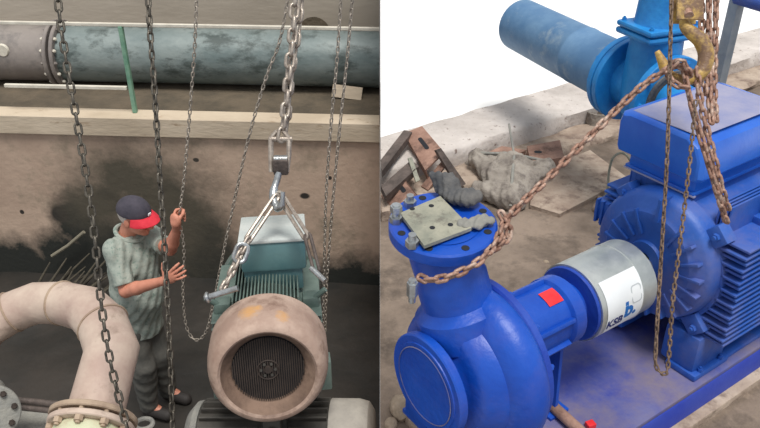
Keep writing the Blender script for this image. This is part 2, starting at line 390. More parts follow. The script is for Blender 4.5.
# beam
def rough_box(bm, lo, hi, nseg=40, amp=.012, seedz=0):
    # along X with irregular profile
    rings = []
    for i in range(nseg+1):
        x = lo[0]+(hi[0]-lo[0])*i/nseg
        def nn(k): return amp*noise.noise(Vector((x*5, k*3.3+seedz, seedz)))*2
        a, b, c, d = lo[1], hi[1], lo[2], hi[2]; e = .02
        rings.append([(x, a+nn(1), c), (x, b, c), (x, b+nn(2), d-e), (x, b-e+nn(3), d+nn(4)*.3), (x, (a+b)/2, d+nn(5)*.3), (x, a+e+nn(6), d+nn(7)*.3), (x, a+nn(8), d-e), (x, a+nn(9), (c+d)/2)])
    skin_rings(bm, rings)
bm = B(); rough_box(bm, (-3.5, 2.02, -.68), (12, 2.48, -.45), 200, .012, 1); bm.transform(MR); cutx(bm, .004, False)
obj('trim_1', bm, M_beam, kind='structure', ang=.9)
bm = B(); rough_box(bm, (-3.5, 1.78, -.70), (12, 2.03, -.575), 200, .02, 5); bm.transform(MR); cutx(bm, .004, False)
obj('trim_2', bm, M_beam2, kind='structure', ang=.9)

# ---- base plate
t = rroot('pump_baseplate', 'long dusty blue steel baseplate under the blue pump and motor', 'baseplate', 1.0, 0, ZG)
def rb(): return B()
def robj(name, bm, m, parent, **k): bm.transform(MR); return obj(name, bm, m, parent, world=True, **k)
bm = B(); boxm(bm, Matrix.Identity(4), (.10, -.31, ZP-.022), (2.6, .31, ZP), .006)
robj('top_plate', bm, M_plate, t)
for s, nm in ((-1, 'side_rail'), (1, 'side_rail')):
    bm = B(); prof_prism(bm, [(s*.31, ZP-.02), (s*.315, ZP-.03), (s*.315, ZP-.14), (s*.25, ZP-.14), (s*.25, ZP-.13), (s*.30, ZP-.12), (s*.30, ZP-.022)], .10, 2.6)
    robj(nm, bm, M_plateside, t)
bm = B(); boxm(bm, Matrix.Identity(4), (.08, -.36, ZG-.02), (2.8, .36, ZP-.141), .01)
bm.transform(MR)
obj('concrete_plinth', bm, M_beam2, label='low grey concrete plinth directly under the blue baseplate', cat='plinth')

# ---- pump
t = rroot('centrifugal_pump', 'bright blue pump with round suction and discharge flanges', 'pump', 0, 0, ZP)
# volute
bm = B()
prof = [(-.125, .12), (-.10, .125), (-.085, .135), (-.075, .16), (-.07, .195), (-.06, .212), (-.045, .222), (-.015, .228), (-.008, .230), (-.004, .24), (.015, .268), (.04, .285), (.07, .292), (.10, .287), (.118, .274), (.122, .26), (.122, .01)]
n = 72; R = []
for x, r in prof:
    ring = []
    for j in range(n):
        a = 2*PI*j/n
        kb = min(max((r-.12)/.12, 0), 1); sp = 1+.05*kb*math.cos(a-2.2)
        ring.append((x, r*sp*math.cos(a)-(.03+.025*kb if x > -.02 else .03), r*sp*math.sin(a)-.01))
    R.append(ring)
skin_rings(bm, R)
robj('volute_casing', bm, M_pump, t, ang=.9)
# discharge neck
FLT = math.radians(6)
FC = Vector((0, .08, .51))
tiltM = Matrix.Rotation(-RZ, 4, 'Z') @ Matrix.Rotation(FLT, 4, 'X') @ Matrix.Rotation(RZ, 4, 'Z')
MF = Matrix.Translation(FC) @ tiltM       # flange frame, local to the pump axes
up = (tiltM @ Vector((0, 0, 1)))
bm = B(); tube(bm, smoothpath([FC-up*.03, FC-up*.09, Vector((.01, .05, .34)), Vector((.025, .02, .24)), Vector((.04, -.02, .12))], 5), [.115]*6+[.112]*5+[.118]*5+[.15]*5, 32)
robj('discharge_neck', bm, M_pump, t, ang=.9)
bm = B(); disc_holes(bm, MF @ Matrix.Translation((0, 0, -.046)) @ Matrix.Rotation(-PI/2, 4, 'Y'), .17, .046, bevel=.006)
rev(bm, [(0, .0001), (0, .115), (.004, .118), (.004, .0001)], 40, MF @ Matrix.Translation((0, 0, -.001)) @ Matrix.Rotation(-PI/2, 4, 'Y'))
fl = robj('discharge_flange', bm, M_pump, t)
for k in range(8):
    a = 2*PI*(k+.5)/8+.2; p = MF @ Vector((.143*math.cos(a), .143*math.sin(a), 0))
    bm = B(); cyl(bm, p-up*.001, p+up*.0015, .0125, 14); robj('bolt_hole', bm, M_hole, fl)
for sx in (-.115,):
    bm = B(); disc_holes(bm, Matrix.Translation((sx-.03, -.04, .0)), .178, .034, bevel=.005)
    sf = robj('suction_flange', bm, M_pump, t)
    bm = B(); rev(bm, [(0, .0001), (0, .150), (.004, .152), (.006, .152)], 48, Matrix.Translation((sx-.034, -.04, .0)))
    robj('raised_face', bm, M_pump, sf)
    bm = B(); rev(bm, [(-.0375, .135), (-.036, .138), (-.034, .135)], 40, Matrix.Translation((sx, -.04, .0))); robj('gasket_ring', bm, M_dusty, sf)
bm = B(); rev(bm, [(0, .14), (0, .274), (.008, .281), (.03, .281), (.036, .274), (.036, .14)], 64, Matrix.Translation((.122, -.04, 0)))
cf = robj('casing_cover', bm, M_pumpdk, t)
for k in range(12):
    a = 2*PI*(k+.3)/12; bm = B(); bolt(bm, (.159, .256*math.cos(a)-.04, .256*math.sin(a)), (1, 0, 0), .013, .012, .004); robj('bolt', bm, M_pump, cf)
# bearing bracket
bm = B(); rev(bm, [(.15, .20), (.165, .19), (.18, .135), (.24, .122), (.25, .122), (.46, .118), (.47, .132), (.52, .132), (.525, .1), (.57, .09), (.57, .001)], 40)
for a in (.2, 1.2, 2.75, 3.6, 4.8, 5.7):
    Mx = Matrix.Rotation(a, 4, 'X'); boxm(bm, Mx, (.16, .10, -.008), (.46, .137, .008), .002)
br = robj('bearing_bracket', bm, M_pump, t)
for k in range(8):
    a = 2*PI*(k+.5)/8; bm = B(); bolt(bm, (.17, .172*math.cos(a), .172*math.sin(a)), (1, 0, 0), .011, .012, .004); robj('bolt', bm, M_steel, br)
# red sticker on bracket
bm = B(); V = []
for i in range(5):
    for j in range(8): 
        x = .385+.07*i/4; a = math.radians(92+30*j/7); V.append(bm.verts.new((x, .1225*math.cos(a), .1225*math.sin(a))))
for i in range(4):
    for j in range(7): bm.faces.new((V[i*8+j], V[(i+1)*8+j], V[(i+1)*8+j+1], V[i*8+j+1]))
robj('sticker', bm, M_red, br, label='red square sticker')
bm = B(); rev(bm, [(0, .02), (0, .143), (.004, .146), (.012, .146), (.014, .143), (.02, .02)], 48, Matrix.Translation((.566, 0, 0))); robj('guard_ring', bm, M_pumpdk, t)
bm = B(); prof_prism(bm, [(-.07, -.09), (.07, -.09), (.09, ZP+.012), (-.09, ZP+.012)], .47, .485)
boxm(bm, Matrix.Identity(4), (.44, -.1, ZP), (.54, .1, ZP+.014), .003); boxm(bm, Matrix.Identity(4), (.45, -.01, ZP+.01), (.475, .01, -.1))
robj('support_foot', bm, M_pump, t)
for s in (-1, 1):
    bm = B(); prof_prism(bm, [(s*.12, -.22), (s*.25, -.16), (s*.25, ZP+.02), (s*.12, ZP+.02)], .0, .09)
    boxm(bm, Matrix.Identity(4), (.0, min(s*.1, s*.27), ZP), (.16, max(s*.1, s*.27), ZP+.022), .004)
    robj('pump_foot', bm, M_pump, t)
# big stud bolts standing in the discharge flange, near edge towards the left
def on_flange(px, py):
    # intersect view ray with flange plane
    r = P(px, py, d=1); n_ = (MR.to_3x3() @ up); q = MR @ FC; tt = q.dot(n_)/r.dot(n_); return r*tt
NW = (MR.to_3x3() @ up).normalized()
for i, (px, py, hh, lab) in enumerate(((396, 222, .045, 'shiny hex bolt at the left edge of the top flange'), (410, 206, .02, 'small pale bolt head at the back left of the top flange'), (412, 246, .022, 'pale bolt head at the front left of the top flange'))):
    p = on_flange(px, py); bm = B()
    cyl(bm, p, p+NW*.022, .021, 6); cyl(bm, p+NW*.022, p+NW*(.022+hh), .012, 14)
    if i == 0: cyl(bm, p+NW*.04, p+NW*.062, .019, 6)
    obj('flange_bolt', bm, M_steel, label=lab, cat='bolt', group='bolts in the discharge flange')
p = on_flange(413, 268)-NW*.075; bm = B(); cyl(bm, p+NW*.02, p-NW*.03, .017, 6); cyl(bm, p-NW*.03, p-NW*.055, .011, 14); cyl(bm, p+NW*.03, p-NW*.0, .012, 12)
obj('flange_bolt', bm, M_steel, label='shiny nut hanging under the front left of the top flange', cat='bolt', group='bolts in the discharge flange')
# square grey plate with holes lying on the flange
c4 = [on_flange(400, 219), on_flange(440, 202), on_flange(471, 234), on_flange(424, 252)]
bm = B(); k0 = [bm.verts.new(p+NW*.012) for p in c4]; k1 = [bm.verts.new(p+NW*.024) for p in c4]
bm.faces.new(k0[::-1]); bm.faces.new(k1)
for i in range(4): bm.faces.new((k0[i], k0[(i+1) % 4], k1[(i+1) % 4], k1[i]))
ctr = sum(c4, Vector())/4
pt = thing('steel_plate', 'dirty grey square steel plate with bolt holes on the pump flange', 'plate', ctr+NW*.005)
obj('plate_body', bm, M_greyplate, pt, world=True)
for px, py in ((412, 215), (431, 212), (450, 231), (432, 234)):
    q = on_flange(px, py)+NW*.0242; bm = B(); cyl(bm, q, q+NW*.0008, .0085, 14); obj('bolt_hole', bm, M_hole, pt, world=True)
# crumpled rags on flange
def crumple(lo, hi, h, blobs, m, **k):
    f = Field(lo, hi, h)
    for c_, r_, Rm in blobs: f.ell(c_, r_, Rm, k=.012)
    X = np.arange(f.n[0])[:, None, None]*h; Y = np.arange(f.n[1])[None, :, None]*h; Z = np.arange(f.n[2])[None, None, :]*h
    f.D += (.35*h*np.sin(X*95+Y*40)*np.cos(Y*80-Z*60)+.3*h*np.sin(X*210-Y*150+Z*120)).astype(np.float32)*2
    return fobj(m=m, fld=f, **k)
c0 = on_flange(456, 203)+NW*.03
def rotz(a): return np.array(Matrix.Rotation(a, 3, 'Z'))
crumple(c0-Vector((.14, .14, .08)), c0+Vector((.14, .14, .12)), .006,
        [(c0, (.07, .04, .022), rotz(-.7)), (c0+Vector((-.03, .05, .02)), (.045, .035, .03), rotz(-.6)), (c0+Vector((.035, -.02, .006)), (.05, .035, .022), rotz(.2)), (c0+Vector((-.06, .05, .045)), (.03, .012, .014), rotz(-.3))],
        M_rag, name='crumpled_rag', label='dark grey crumpled rag on the back of the pump flange', cat='rag')
c0 = on_flange(475, 228)+NW*.018
crumple(c0-Vector((.1, .1, .06)), c0+Vector((.1, .1, .06)), .005,
        [(c0, (.045, .025, .014), rotz(.5)), (c0+Vector((.03, .015, .004)), (.035, .02, .012), rotz(-.2)), (c0+Vector((-.035, -.005, .002)), (.025, .02, .012), rotz(.9))],
        M_rag2, name='crumpled_rag', label='small pale crumpled rag on the right of the pump flange', cat='rag')

# ---- coupling guard
t = rroot('coupling_guard', 'silver sheet metal coupling guard with white label between pump and motor', 'guard', .8, 0, ZP)
bm = B(); rev(bm, [(.58, .144), (.58, .153), (.80, .153), (.803, .156), (.81, .156), (.813, .153), (.885, .153), (.89, .148), (.90, .06)], 64)
robj('guard_shell', bm, M_galv, t)
def onguard(x, ang, r=.1545): a = math.radians(ang); return Vector((x, -r*math.cos(a), r*math.sin(a)))
bm = B(); rows = []
a_lo, a_hi = -27, 56
for i in range(9):
    x = .605+.20*i/8; rows.append([bm.verts.new(onguard(x, a_lo+(a_hi-a_lo)*j/14)) for j in range(15)])
for i in range(8):
    for j in range(14): bm.faces.new((rows[i][j], rows[i+1][j], rows[i+1][j+1], rows[i][j+1]))
lb = robj('label_sticker', bm, M_label, t, label='white maker label')
def guard_text(s, size, x0, ang0, m, name, bold=.0):
    cu = bpy.data.curves.new('txt', 'FONT'); cu.body = s; cu.size = size; cu.offset = bold; cu.resolution_u = 3
    o = bpy.data.objects.new('txt', cu); C.objects.link(o); bpy.context.view_layer.update()
    me = o.to_mesh(); bm = B(); bm.from_mesh(me); bpy.data.objects.remove(o); bpy.data.curves.remove(cu)
    bmesh.ops.triangulate(bm, faces=bm.faces)
    for _ in range(1): bmesh.ops.subdivide_edges(bm, edges=bm.edges, cuts=1)
    for v in bm.verts:
        v.co = onguard(x0+v.co.x, ang0+math.degrees(v.co.y/.1545), .1554)
    robj(name, bm, m, lb, smooth=False)
guard_text('KSB', .052, .608, -16, M_navy, 'lettering', .0018)
guard_text('b.', .092, .700, -10, M_cyan, 'logo_letter', .0042)
# rounded frame round the logo
bm = B(); pts = []
cx_, ca_, w_, h_, rr_ = .765, 20, .028, .036, .014
for q, (sx, sy) in enumerate(((1, 1), (-1, 1), (-1, -1), (1, -1))):
    for j in range(6):
        a = (q+j/5)*PI/2; pts.append((cx_+sx*(w_-rr_)+rr_*math.cos(a), sy*(h_-rr_)+rr_*math.sin(a)))
a_ = [bm.verts.new(onguard(x, ca_+math.degrees(y/.1545), .1554)) for x, y in pts]
b_ = [bm.verts.new(onguard(cx_+(x-cx_)*.82, ca_+math.degrees(y*.86/.1545), .1554)) for x, y in pts]
for i in range(len(pts)): j = (i+1) % len(pts); bm.faces.new((a_[i], a_[j], b_[j], b_[i]))
robj('logo_frame', bm, M_lgrey, lb)

# ---- electric motor
t = rroot('electric_motor', 'large blue electric motor with side fins and terminal box', 'motor', 1.5, 0, ZP)
I4 = Matrix.Identity(4)
bm = B(); rev(bm, [(1.12, .001), (1.12, .27), (2.2, .27), (2.2, .001)], 64)
robj('stator_body', bm, M_motor, t)
bm = B(); rev(bm, [(1.02, .03), (1.02, .075), (1.035, .08), (1.04, .14), (1.03, .17), (1.035, .20), (1.05, .215), (1.06, .255), (1.075, .27), (1.10, .278), (1.15, .28), (1.155, .25)], 72, Matrix.Translation((0, .02, .018)))
es = robj('end_shield', bm, M_motor, t)
bm = B()
for k in range(20):
    a = 2*PI*(k+.5)/20
    if abs(math.sin(a-PI/2)) < .25 and math.cos(a-PI/2) > 0: continue
    boxm(bm, Matrix.Rotation(a, 4, 'X'), (1.026, .13, -.006), (1.06, .235, .006), .002)
robj('radial_ribs', bm, M_motor, es)
for k in range(4):
    a = PI/4+k*PI/2; bm = B(); boxm(bm, Matrix.Rotation(a, 4, 'X'), (1.095, .25, -.04), (1.16, .335, .04), .01)
    bolt(bm, Matrix.Rotation(a, 3, 'X') @ Vector((1.095, .305, 0)), (-1, 0, 0), .016, .014, .004); robj('corner_lug', bm, M_motor, es)
bm = B(); cyl(bm, (.9, 0, 0), (1.03, 0, 0), .03, 20); robj('shaft', bm, M_steel, t)
bm = B(); prof_prism(bm, [(-.008, .2), (.008, .2), (.006, .30), (-.006, .30)], 1.02, 1.09); robj('top_rib', bm, M_motor, es)
# side fins: horizontal, both sides, and upright ones on top
def fin(z, s):
    r = math.sqrt(max(.27**2-z*z, 0)); y1 = .335
    bm = B(); boxm(bm, I4, (1.12+.012*(round(z*36.36) % 2), min(s*(r-.01), s*y1), z-.0055), (2.15, max(s*(r-.01), s*y1), z+.0055), .002, 1)
    robj('cooling_fin', bm, M_motor, t)
for s in (-1, 1):
    for k in range(17): fin(-.25+.0275*k, s)
for k in range(8):
    y = -.16-.028*k*.55 if k < 4 else .17+.028*(k-4)
    z0 = math.sqrt(max(.27**2-y*y, 0))-.01
    bm = B(); boxm(bm, I4, (1.17, y-.004, z0), (2.15, y+.004, .315), .002, 1); robj('cooling_fin', bm, M_motor, t)
# feet
for s in (-1, 1):
    for x0 in (1.08, 1.72):
        bm = B(); boxm(bm, I4, (x0, min(s*.14, s*.285), ZP), (x0+.24, max(s*.14, s*.285), ZP+.03), .01)
        boxm(bm, I4, (x0+.01, min(s*.10, s*.262), ZP+.02), (x0+.23, max(s*.10, s*.262), -.25), .02)
        bolt(bm, (x0+.05, s*.272, ZP+.03), (0, 0, 1), .012, .014, .004); bolt(bm, (x0+.19, s*.272, ZP+.03), (0, 0, 1), .012, .014, .004)
        robj('mounting_foot', bm, M_motor, t)
    bm = B(); boxm(bm, I4, (1.11, min(s*.15, s*.275), ZP), (2.25, max(s*.15, s*.275), ZP+.024), .008); boxm(bm, I4, (1.15, min(s*.15, s*.25), ZP+.045), (1.95, max(s*.15, s*.25), ZP+.085), .012); robj('foot_rail', bm, M_motor, t)
# terminal box: saddle, body and lid
bm = B(); boxm(bm, I4, (1.17, -.05, .18), (1.70, .255, .31), .012); robj('box_saddle', bm, M_motor, t)
bm = B(); boxm(bm, I4, (1.15, -.055, .31), (1.72, .26, .375), .01)
boxm(bm, I4, (1.14, -.062, .305), (1.73, .268, .318), .003)
tb = robj('terminal_box', bm, M_boxblue, t)
bm = B(); pr = [(-.075, .37), (-.085, .385), (-.08, .46), (-.055, .51), (-.01, .537), (.28, .545), (.315, .535), (.325, .50), (.32, .39), (.31, .37)]
R = []
for x, ins in ((1.115, .035), (1.12, .02), (1.14, .0), (1.72, 0), (1.745, .02), (1.75, .035)):
    cy_, cz_ = .12, .45; R.append([(x, y+(cy_-y)*ins*3, z+(cz_-z)*ins*3) for y, z in pr])
skin_rings(bm, R)
lid = robj('box_lid', bm, M_boxblue, tb, ang=.5)
bm = B(); boxm(bm, I4, (1.15, -.03, .541), (1.71, .285, .5465), .003, 1); robj('dusty_lid_top', bm, M_boxlid, tb, label='dust covered lid top')
for z_ in (.318, ):
    bm = B(); boxm(bm, I4, (1.136, -.066, .3), (1.15, .272, .306)); robj('seam_strip', bm, M_boxlid, tb)
# lifting lug near side
bm = B(); boxm(bm, I4, (1.34, -.30, .17), (1.44, -.20, .225), .012); rev(bm, [(-.012, .03), (0, .045), (.012, .03), (0, .018), (-.012, .03)], 20, Matrix.Translation((1.39, -.25, .245)))
robj('lifting_lug', bm, M_motor, t)
bm = B(); boxm(bm, I4, (1.10, .24, .03), (1.2, .36, .12), .015)
for k in range(4): boxm(bm, I4, (1.09, .25+.028*k, .02), (1.11, .26+.028*k, .13))
robj('cable_gland_box', bm, M_motor, t)

# ---- hoist hook and chains, right
HD = 2.62
t = thing('hoist_hook', 'worn yellow lifting hook hanging above the blue motor', 'hook', P(690, 85, d=HD))
bm = B(); hp = smoothpath([P(684, 16, d=HD), P(685, 26, d=HD), P(692, 33, d=HD), P(701, 41, d=HD), P(706, 54, d=HD), P(703, 69, d=HD), P(692, 78, d=HD), P(679, 79, d=HD), P(668, 72, d=HD), P(662, 61, d=HD), P(657, 51, d=HD)], 5)
m_ = len(hp); rr = [(.014+.013*math.sin(PI*min(1, i/(m_*.75)))) if i < m_*.8 else .022*(1-(i/m_-.8)*3.4)+.0 for i in range(m_)]
tube(bm, hp, rr, 16, ref=(0, 1, 0)); obj('hook_body', bm, M_hook, t, world=True, ang=1)
a, b = P(687, -14, d=HD), P(686, 22, d=HD); Mh = frame(a, b-a, up=(0, -1, 0))
bm = B(); L_ = (b-a).length
for s in (-1, 1): boxm(bm, Mh, (0, -.045, s*.028-.006), (L_, .045, s*.028+.006), .004)
obj('hook_block', bm, M_hook, t, world=True)
bm = B(); q = P(687, 11, d=HD-.02); cyl(bm, q+Vector((0, -.025, -.01)), q+Vector((0, .07, .03)), .016, 20); obj('hook_pin', bm, M_rust, t, world=True)

def chain_obj(pts, pitch, wire, width, m, label, group=None, sm=True, **k):
    bm = B(); chain(bm, smoothpath(pts, 10) if sm else pts, pitch, wire, width, **k)
    return obj('chain', bm, m, label=label, cat='chain', group=group, normals=False)
p_ = [P(690, 72, d=2.60), P(676, 66, d=2.57), P(660, 74, d=2.55), P(640, 88, d=2.53), P(612, 114, d=2.51), P(580, 146, d=2.48), P(548, 178, d=2.44), P(520, 205, d=2.40), P(505, 222, d=2.36), P(497, 240, d=2.31), P(483, 258, d=2.26), P(465, 270, d=2.235), P(445, 278, d=2.23), P(425, 280, d=2.25), P(414, 272, d=2.29)]
chain_obj(p_, .031, .0062, .030, M_rust, 'rusty sling chain from the hook down around the pump neck', roll0=.6)
p_ = [P(500, 212, d=2.38), P(506, 222, d=2.36), P(510, 232, d=2.37), P(503, 243, d=2.34), P(490, 250, d=2.30)]
chain_obj(p_, .031, .0062, .030, M_rust, 'short rusty chain end knotted beside the pump top flange', roll0=.4)
p_ = [P(684, 70, d=2.58), P(688, 90, d=2.57), P(696, 120, d=2.56), P(707, 158, d=2.56), P(718, 195, d=2.58), P(727, 224, d=2.66)]
chain_obj(p_, .029, .006, .028, M_rust, 'left of two rusty chains from the hook to the motor lug', roll0=.5)
p_ = [P(697, 68, d=2.60), P(699, 92, d=2.60), P(705, 122, d=2.60), P(714, 158, d=2.60), P(722, 190, d=2.62), P(730, 214, d=2.68)]
chain_obj(p_, .029, .006, .028, M_rust, 'right of two rusty chains from the hook to the motor lug', roll0=.9)
p_ = [P(690, 76, d=2.58), P(683, 62, d=2.55), P(672, 64, d=2.55), P(668, 76, d=2.57), P(678, 86, d=2.55), P(692, 88, d=2.55)]
chain_obj(p_, .029, .006, .028, M_rust, 'knotted rusty chain bunched inside the yellow hook', roll0=.5)
for i, (x0, x1, dd, lab) in enumerate(((701, 703, 2.72, 'rusty load chain rising just right of the hook block'), (709, 709, 2.70, 'middle rusty load chain rising right of the yellow hook'), (717, 714, 2.74, 'rightmost rusty load chain rising beside the grey pole'))):
    chain_obj([P(x0, -30, d=dd), P((x0+x1)/2, 30, d=dd), P(x1, 90 if i else 60, d=dd-.05), P(x1+3, 128 if i else 95, d=dd-.1)], .030, .006, .028, M_rust, lab, group='load chains above the hook', roll0=.3*i)
p_ = [P(672, -25, d=2.50), P(670, 60, d=2.49), P(667, 160, d=2.48), P(661, 260, d=2.50), P(656, 345, d=2.52), P(656, 366, d=2.53), P(663, 374, d=2.53), P(668, 366, d=2.53), P(673, 300, d=2.50), P(683, 220, d=2.49), P(691, 150, d=2.49), P(696, 100, d=2.50)]
chain_obj(p_, .019, .0033, .0165, M_rustdk, 'thin brown hand chain looping down in front of the silver guard', roll0=.4)

# ---- far blue pipe and valve
ZF = -1.53; KS = 1.13; UPZ = Vector((0, 0, 1))
pa = P(521, 25, Z=ZF); pb = P(626, 78, Z=ZF); pd = (pb-pa).normalized()
def frs(p, d, up=None): return frame(p, d, up) @ Matrix.Scale(KS, 4)
t = thing('blue_pipe', 'long faded blue pipe with flanged end behind the motor', 'pipe', (pb.x, pb.y, ZF-.16))
bm = B(); Lp = (pb-pa).length/KS; rev(bm, [(0, .12), (0, .158), (Lp*.62, .158), (Lp*.625, .161), (Lp*.635, .161), (Lp*.64, .158), (Lp-.03, .158)], 48, frs(pa, pd)); obj('pipe_barrel', bm, M_farpipe, t, world=True)
bm = B(); disc_holes(bm, frs(pb-pd*.04*KS, pd), .215, .035); fo = obj('pipe_flange', bm, M_valve, t, world=True)
for k in range(10):
    a = 2*PI*k/10; Mx = frs(pb, pd); bm = B(); bolt(bm, Mx @ Vector((-.045, .19*math.cos(a), .19*math.sin(a))), -pd, .014, .012, .05); obj('bolt', bm, M_valve, fo, world=True)
vc = pb+pd*.17*KS
t = thing('gate_valve', 'bright blue upright valve body with bolted flanges behind the motor', 'valve', (vc.x, vc.y, ZF-.2))
bm = B(); rev(bm, [(-.16, .001), (-.16, .08), (-.12, .12), (.0, .135), (.12, .13), (.26, .125), (.27, .125)], 32, frs(vc, (0, 0, 1)))
boxm(bm, frs(vc, pd), (-.05, -.12, -.1), (.05, .12, .27), .02); obj('valve_body', bm, M_valve, t, world=True)
bm = B(); boxm(bm, frs(vc+Vector((0, 0, .27*KS)), pd), (-.13, -.155, 0), (.13, .155, .032), .02); boxm(bm, frs(vc+Vector((0, 0, .305*KS)), pd), (-.13, -.155, 0), (.13, .155, .03), .02)
vf = obj('bonnet_flange', bm, M_valve, t, world=True)
for sx in (-.1, .1):
    for sy in (-.13, 0, .13):
        bm = B(); bolt(bm, frs(vc+Vector((0, 0, .335*KS)), pd) @ Vector((sx, sy, 0)), (0, 0, 1), .013, .012, .03); obj('bolt', bm, M_valve, vf, world=True)
bm = B(); rev(bm, [(.33, .125), (.34, .12), (.5, .11), (.9, .085), (.9, .001)], 32, frs(vc, (0, 0, 1))); obj('bonnet', bm, M_valve, t, world=True)
for s in (-1, 1):
    bm = B(); disc_holes(bm, frs(vc+pd*(s*.15-.018)*KS, pd), .215, .036)
    rev(bm, [(0, .12), (abs(.14), .13)], 28, frs(vc, pd*s)); ff = obj('valve_flange', bm, M_valve, t, world=True)
    if s > 0:
        bm = B(); rev(bm, [(.0, .15), (.012, .15), (.012, .135), (.002, .13), (.002, .001)], 40, frs(vc+pd*(.15+.018)*KS, pd)); obj('raised_face', bm, M_rag, ff, world=True)
        for k in range(10):
            a = 2*PI*k/10; bm = B(); bolt(bm, frs(vc+pd*.168*KS, pd) @ Vector((0, .185*math.cos(a), .185*math.sin(a))), pd, .014, .012, .03); obj('bolt', bm, M_valve, ff, world=True)
bm = B(); tube(bm, [vc+pd*.2, vc+pd*.30, vc+pd*.38-UPZ*.1, vc+pd*.38-UPZ*(ZF-GZ-.0)], .12, 28)
obj('outlet_bend', bm, M_valve, t, world=True)
# grey pole
p0 = P(717, 88, d=4.9); bm = B(); boxm(bm, mtx((p0.x, p0.y, 0), .5), (-.034, -.034, GZ+.0), (.034, .034, .6), .006)
obj('steel_post', bm, M_pole, label='grey blue steel post rising behind the rusty load chains', cat='post')
p0 = P(772, 2, d=4.6); bm = B(); cyl(bm, P(738, -4, d=4.6), P(800, 14, d=4.3), .05, 20)
obj('dark_pipe', bm, M_motor, label='dark blue pipe crossing the top right corner', cat='pipe')
# short pipe stub on the kerb
p0 = R_(2.95, 1.9, -.575); bm = B(); rev(bm, [(0, .085), (.09, .085), (.095, .08), (.09, .072), (.01, .072), (.01, .001)], 32, frame(p0, (0, 0, 1)))
q = P(598, 113, Z=OR.z-.50); bm.transform(Matrix.Translation((q.x-p0.x, q.y-p0.y, 0)))
obj('pipe_stub', bm, M_sack, label='short grey open pipe stub on the concrete kerb below the blue pipe', cat='pipe stub')
# bent rod
bm = B(); zg = GZ
tube(bm, smoothpath([P(601, 205, Z=zg+.01), P(607, 190, Z=zg+.10), P(609, 172, Z=zg+.2), P(613, 158, Z=zg+.28), P(622, 153, Z=zg+.30), P(630, 160, Z=zg+.26), P(633, 175, Z=zg+.16)], 6), .008, 8)
obj('bent_rod', bm, M_greyplate, label='grey bent steel rod arching up behind the blue motor', cat='rod')
bm = B(); tube(bm, [P(531, 386, Z=OR.z+ZP+.03), P(590, 440, Z=OR.z+ZP+.03)], .022, 14); obj('brown_rod', bm, M_rustplate, label='brown rusty rod lying on the baseplate beside the pump', cat='rod')
p0 = P(590, 427, Z=OR.z+ZP+.0); bm = B(); box(bm, p0+Vector((0, 0, .012)), (.035, .03, .022), Matrix.Rotation(.4, 3, 'Z'), .004); obj('orange_cap', bm, M_red, label='small orange red cap on the baseplate at the bottom edge', cat='cap')
# ---- debris on the floor
def slab(name, pxs, z, th, m, label, cat, slots=(), dz=None, lip=None):
    pts = [P(x, y, Z=GZ+zz) for (x, y), zz in zip(pxs, dz or [z]*len(pxs))]
    n_ = (pts[1]-pts[0]).cross(pts[2]-pts[0]).normalized(); n_ = n_ if n_.z > 0 else -n_
    bm = B(); a = [bm.verts.new(p) for p in pts]; b = [bm.verts.new(p-n_*th) for p in pts]; bm.faces.new(a); bm.faces.new(b[::-1])
    for i in range(len(a)): j = (i+1) % len(a); bm.faces.new((a[i], b[i], b[j], a[j]))
    if lip:
        i, j, dep = lip; dn = -n_*dep; tv = (pts[j]-pts[i]).normalized(); iv = n_.cross(tv)
        if iv.dot(sum(pts, Vector())/len(pts)-pts[i]) < 0: iv = -iv
        q = [pts[i], pts[j], pts[j]+dn, pts[i]+dn]; A_ = [bm.verts.new(x) for x in q]; B_ = [bm.verts.new(x+iv*.008) for x in q]
        bm.faces.new(A_); bm.faces.new(B_[::-1])
        for k in range(4): l = (k+1) % 4; bm.faces.new((A_[k], B_[k], B_[l], A_[l]))
    if not slots: return obj(name, bm, m, label=label, cat=cat)
    c_ = sum(pts, Vector())/len(pts); t = thing(name, label, cat, (c_.x, c_.y, min(p.z for p in pts)-th))
    obj('body', bm, m, t, world=True)
    for (x0, y0, x1, y1, r_) in slots:
        def pl(x, y): r = P(x, y, d=1); return r*(pts[0].dot(n_)/r.dot(n_))
        A_, B_ = pl(x0, y0), pl(x1, y1); bm = B(); tv = (B_-A_).normalized(); w = n_.cross(tv); vs = []
        for k in range(9): an = PI/2+PI*k/8; vs.append(A_+(tv*math.cos(an)+w*math.sin(an))*r_)
        for k in range(9): an = -PI/2+PI*k/8; vs.append(B_+(tv*math.cos(an)+w*math.sin(an))*r_)
        lo_ = [bm.verts.new(p+n_*.0005) for p in vs]; hi_ = [bm.verts.new(p+n_*.0015) for p in vs]; bm.faces.new(hi_)
        for k in range(len(vs)): l = (k+1) % len(vs); bm.faces.new((lo_[k], lo_[l], hi_[l], hi_[k]))
        obj('slot', bm, M_hole, t, world=True)
    return t
slab('steel_bracket', [(404, 133), (422, 126), (444, 152), (425, 170)], .2, .014, M_rustplate, 'rusty slotted steel bracket standing highest, over the kerb edge', 'bracket', [(420, 139, 427, 148, .014)], dz=[.27, .31, .26, .19], lip=(0, 3, .10))
slab('steel_bracket', [(381, 196), (398, 171), (420, 198), (404, 220)], .1, .014, M_rustplate, 'rusty slotted steel bracket just behind the pump flange at the left', 'bracket', [(396, 181, 404, 191, .014)], dz=[.08, .18, .15, .06], lip=(1, 2, .1))
slab('steel_bar', [(380.6, 160), (404, 130), (412, 132), (382, 171)], .16, .05, M_dksteel, 'dark steel bar leaning across at the far left of the debris', 'bar', dz=[.25, .29, .29, .25])
slab('steel_bar', [(381, 186), (411, 160), (419, 166), (386, 196)], .08, .05, M_dksteel, 'dark steel bar lying between the two slotted brackets', 'bar', dz=[.17, .22, .21, .16])
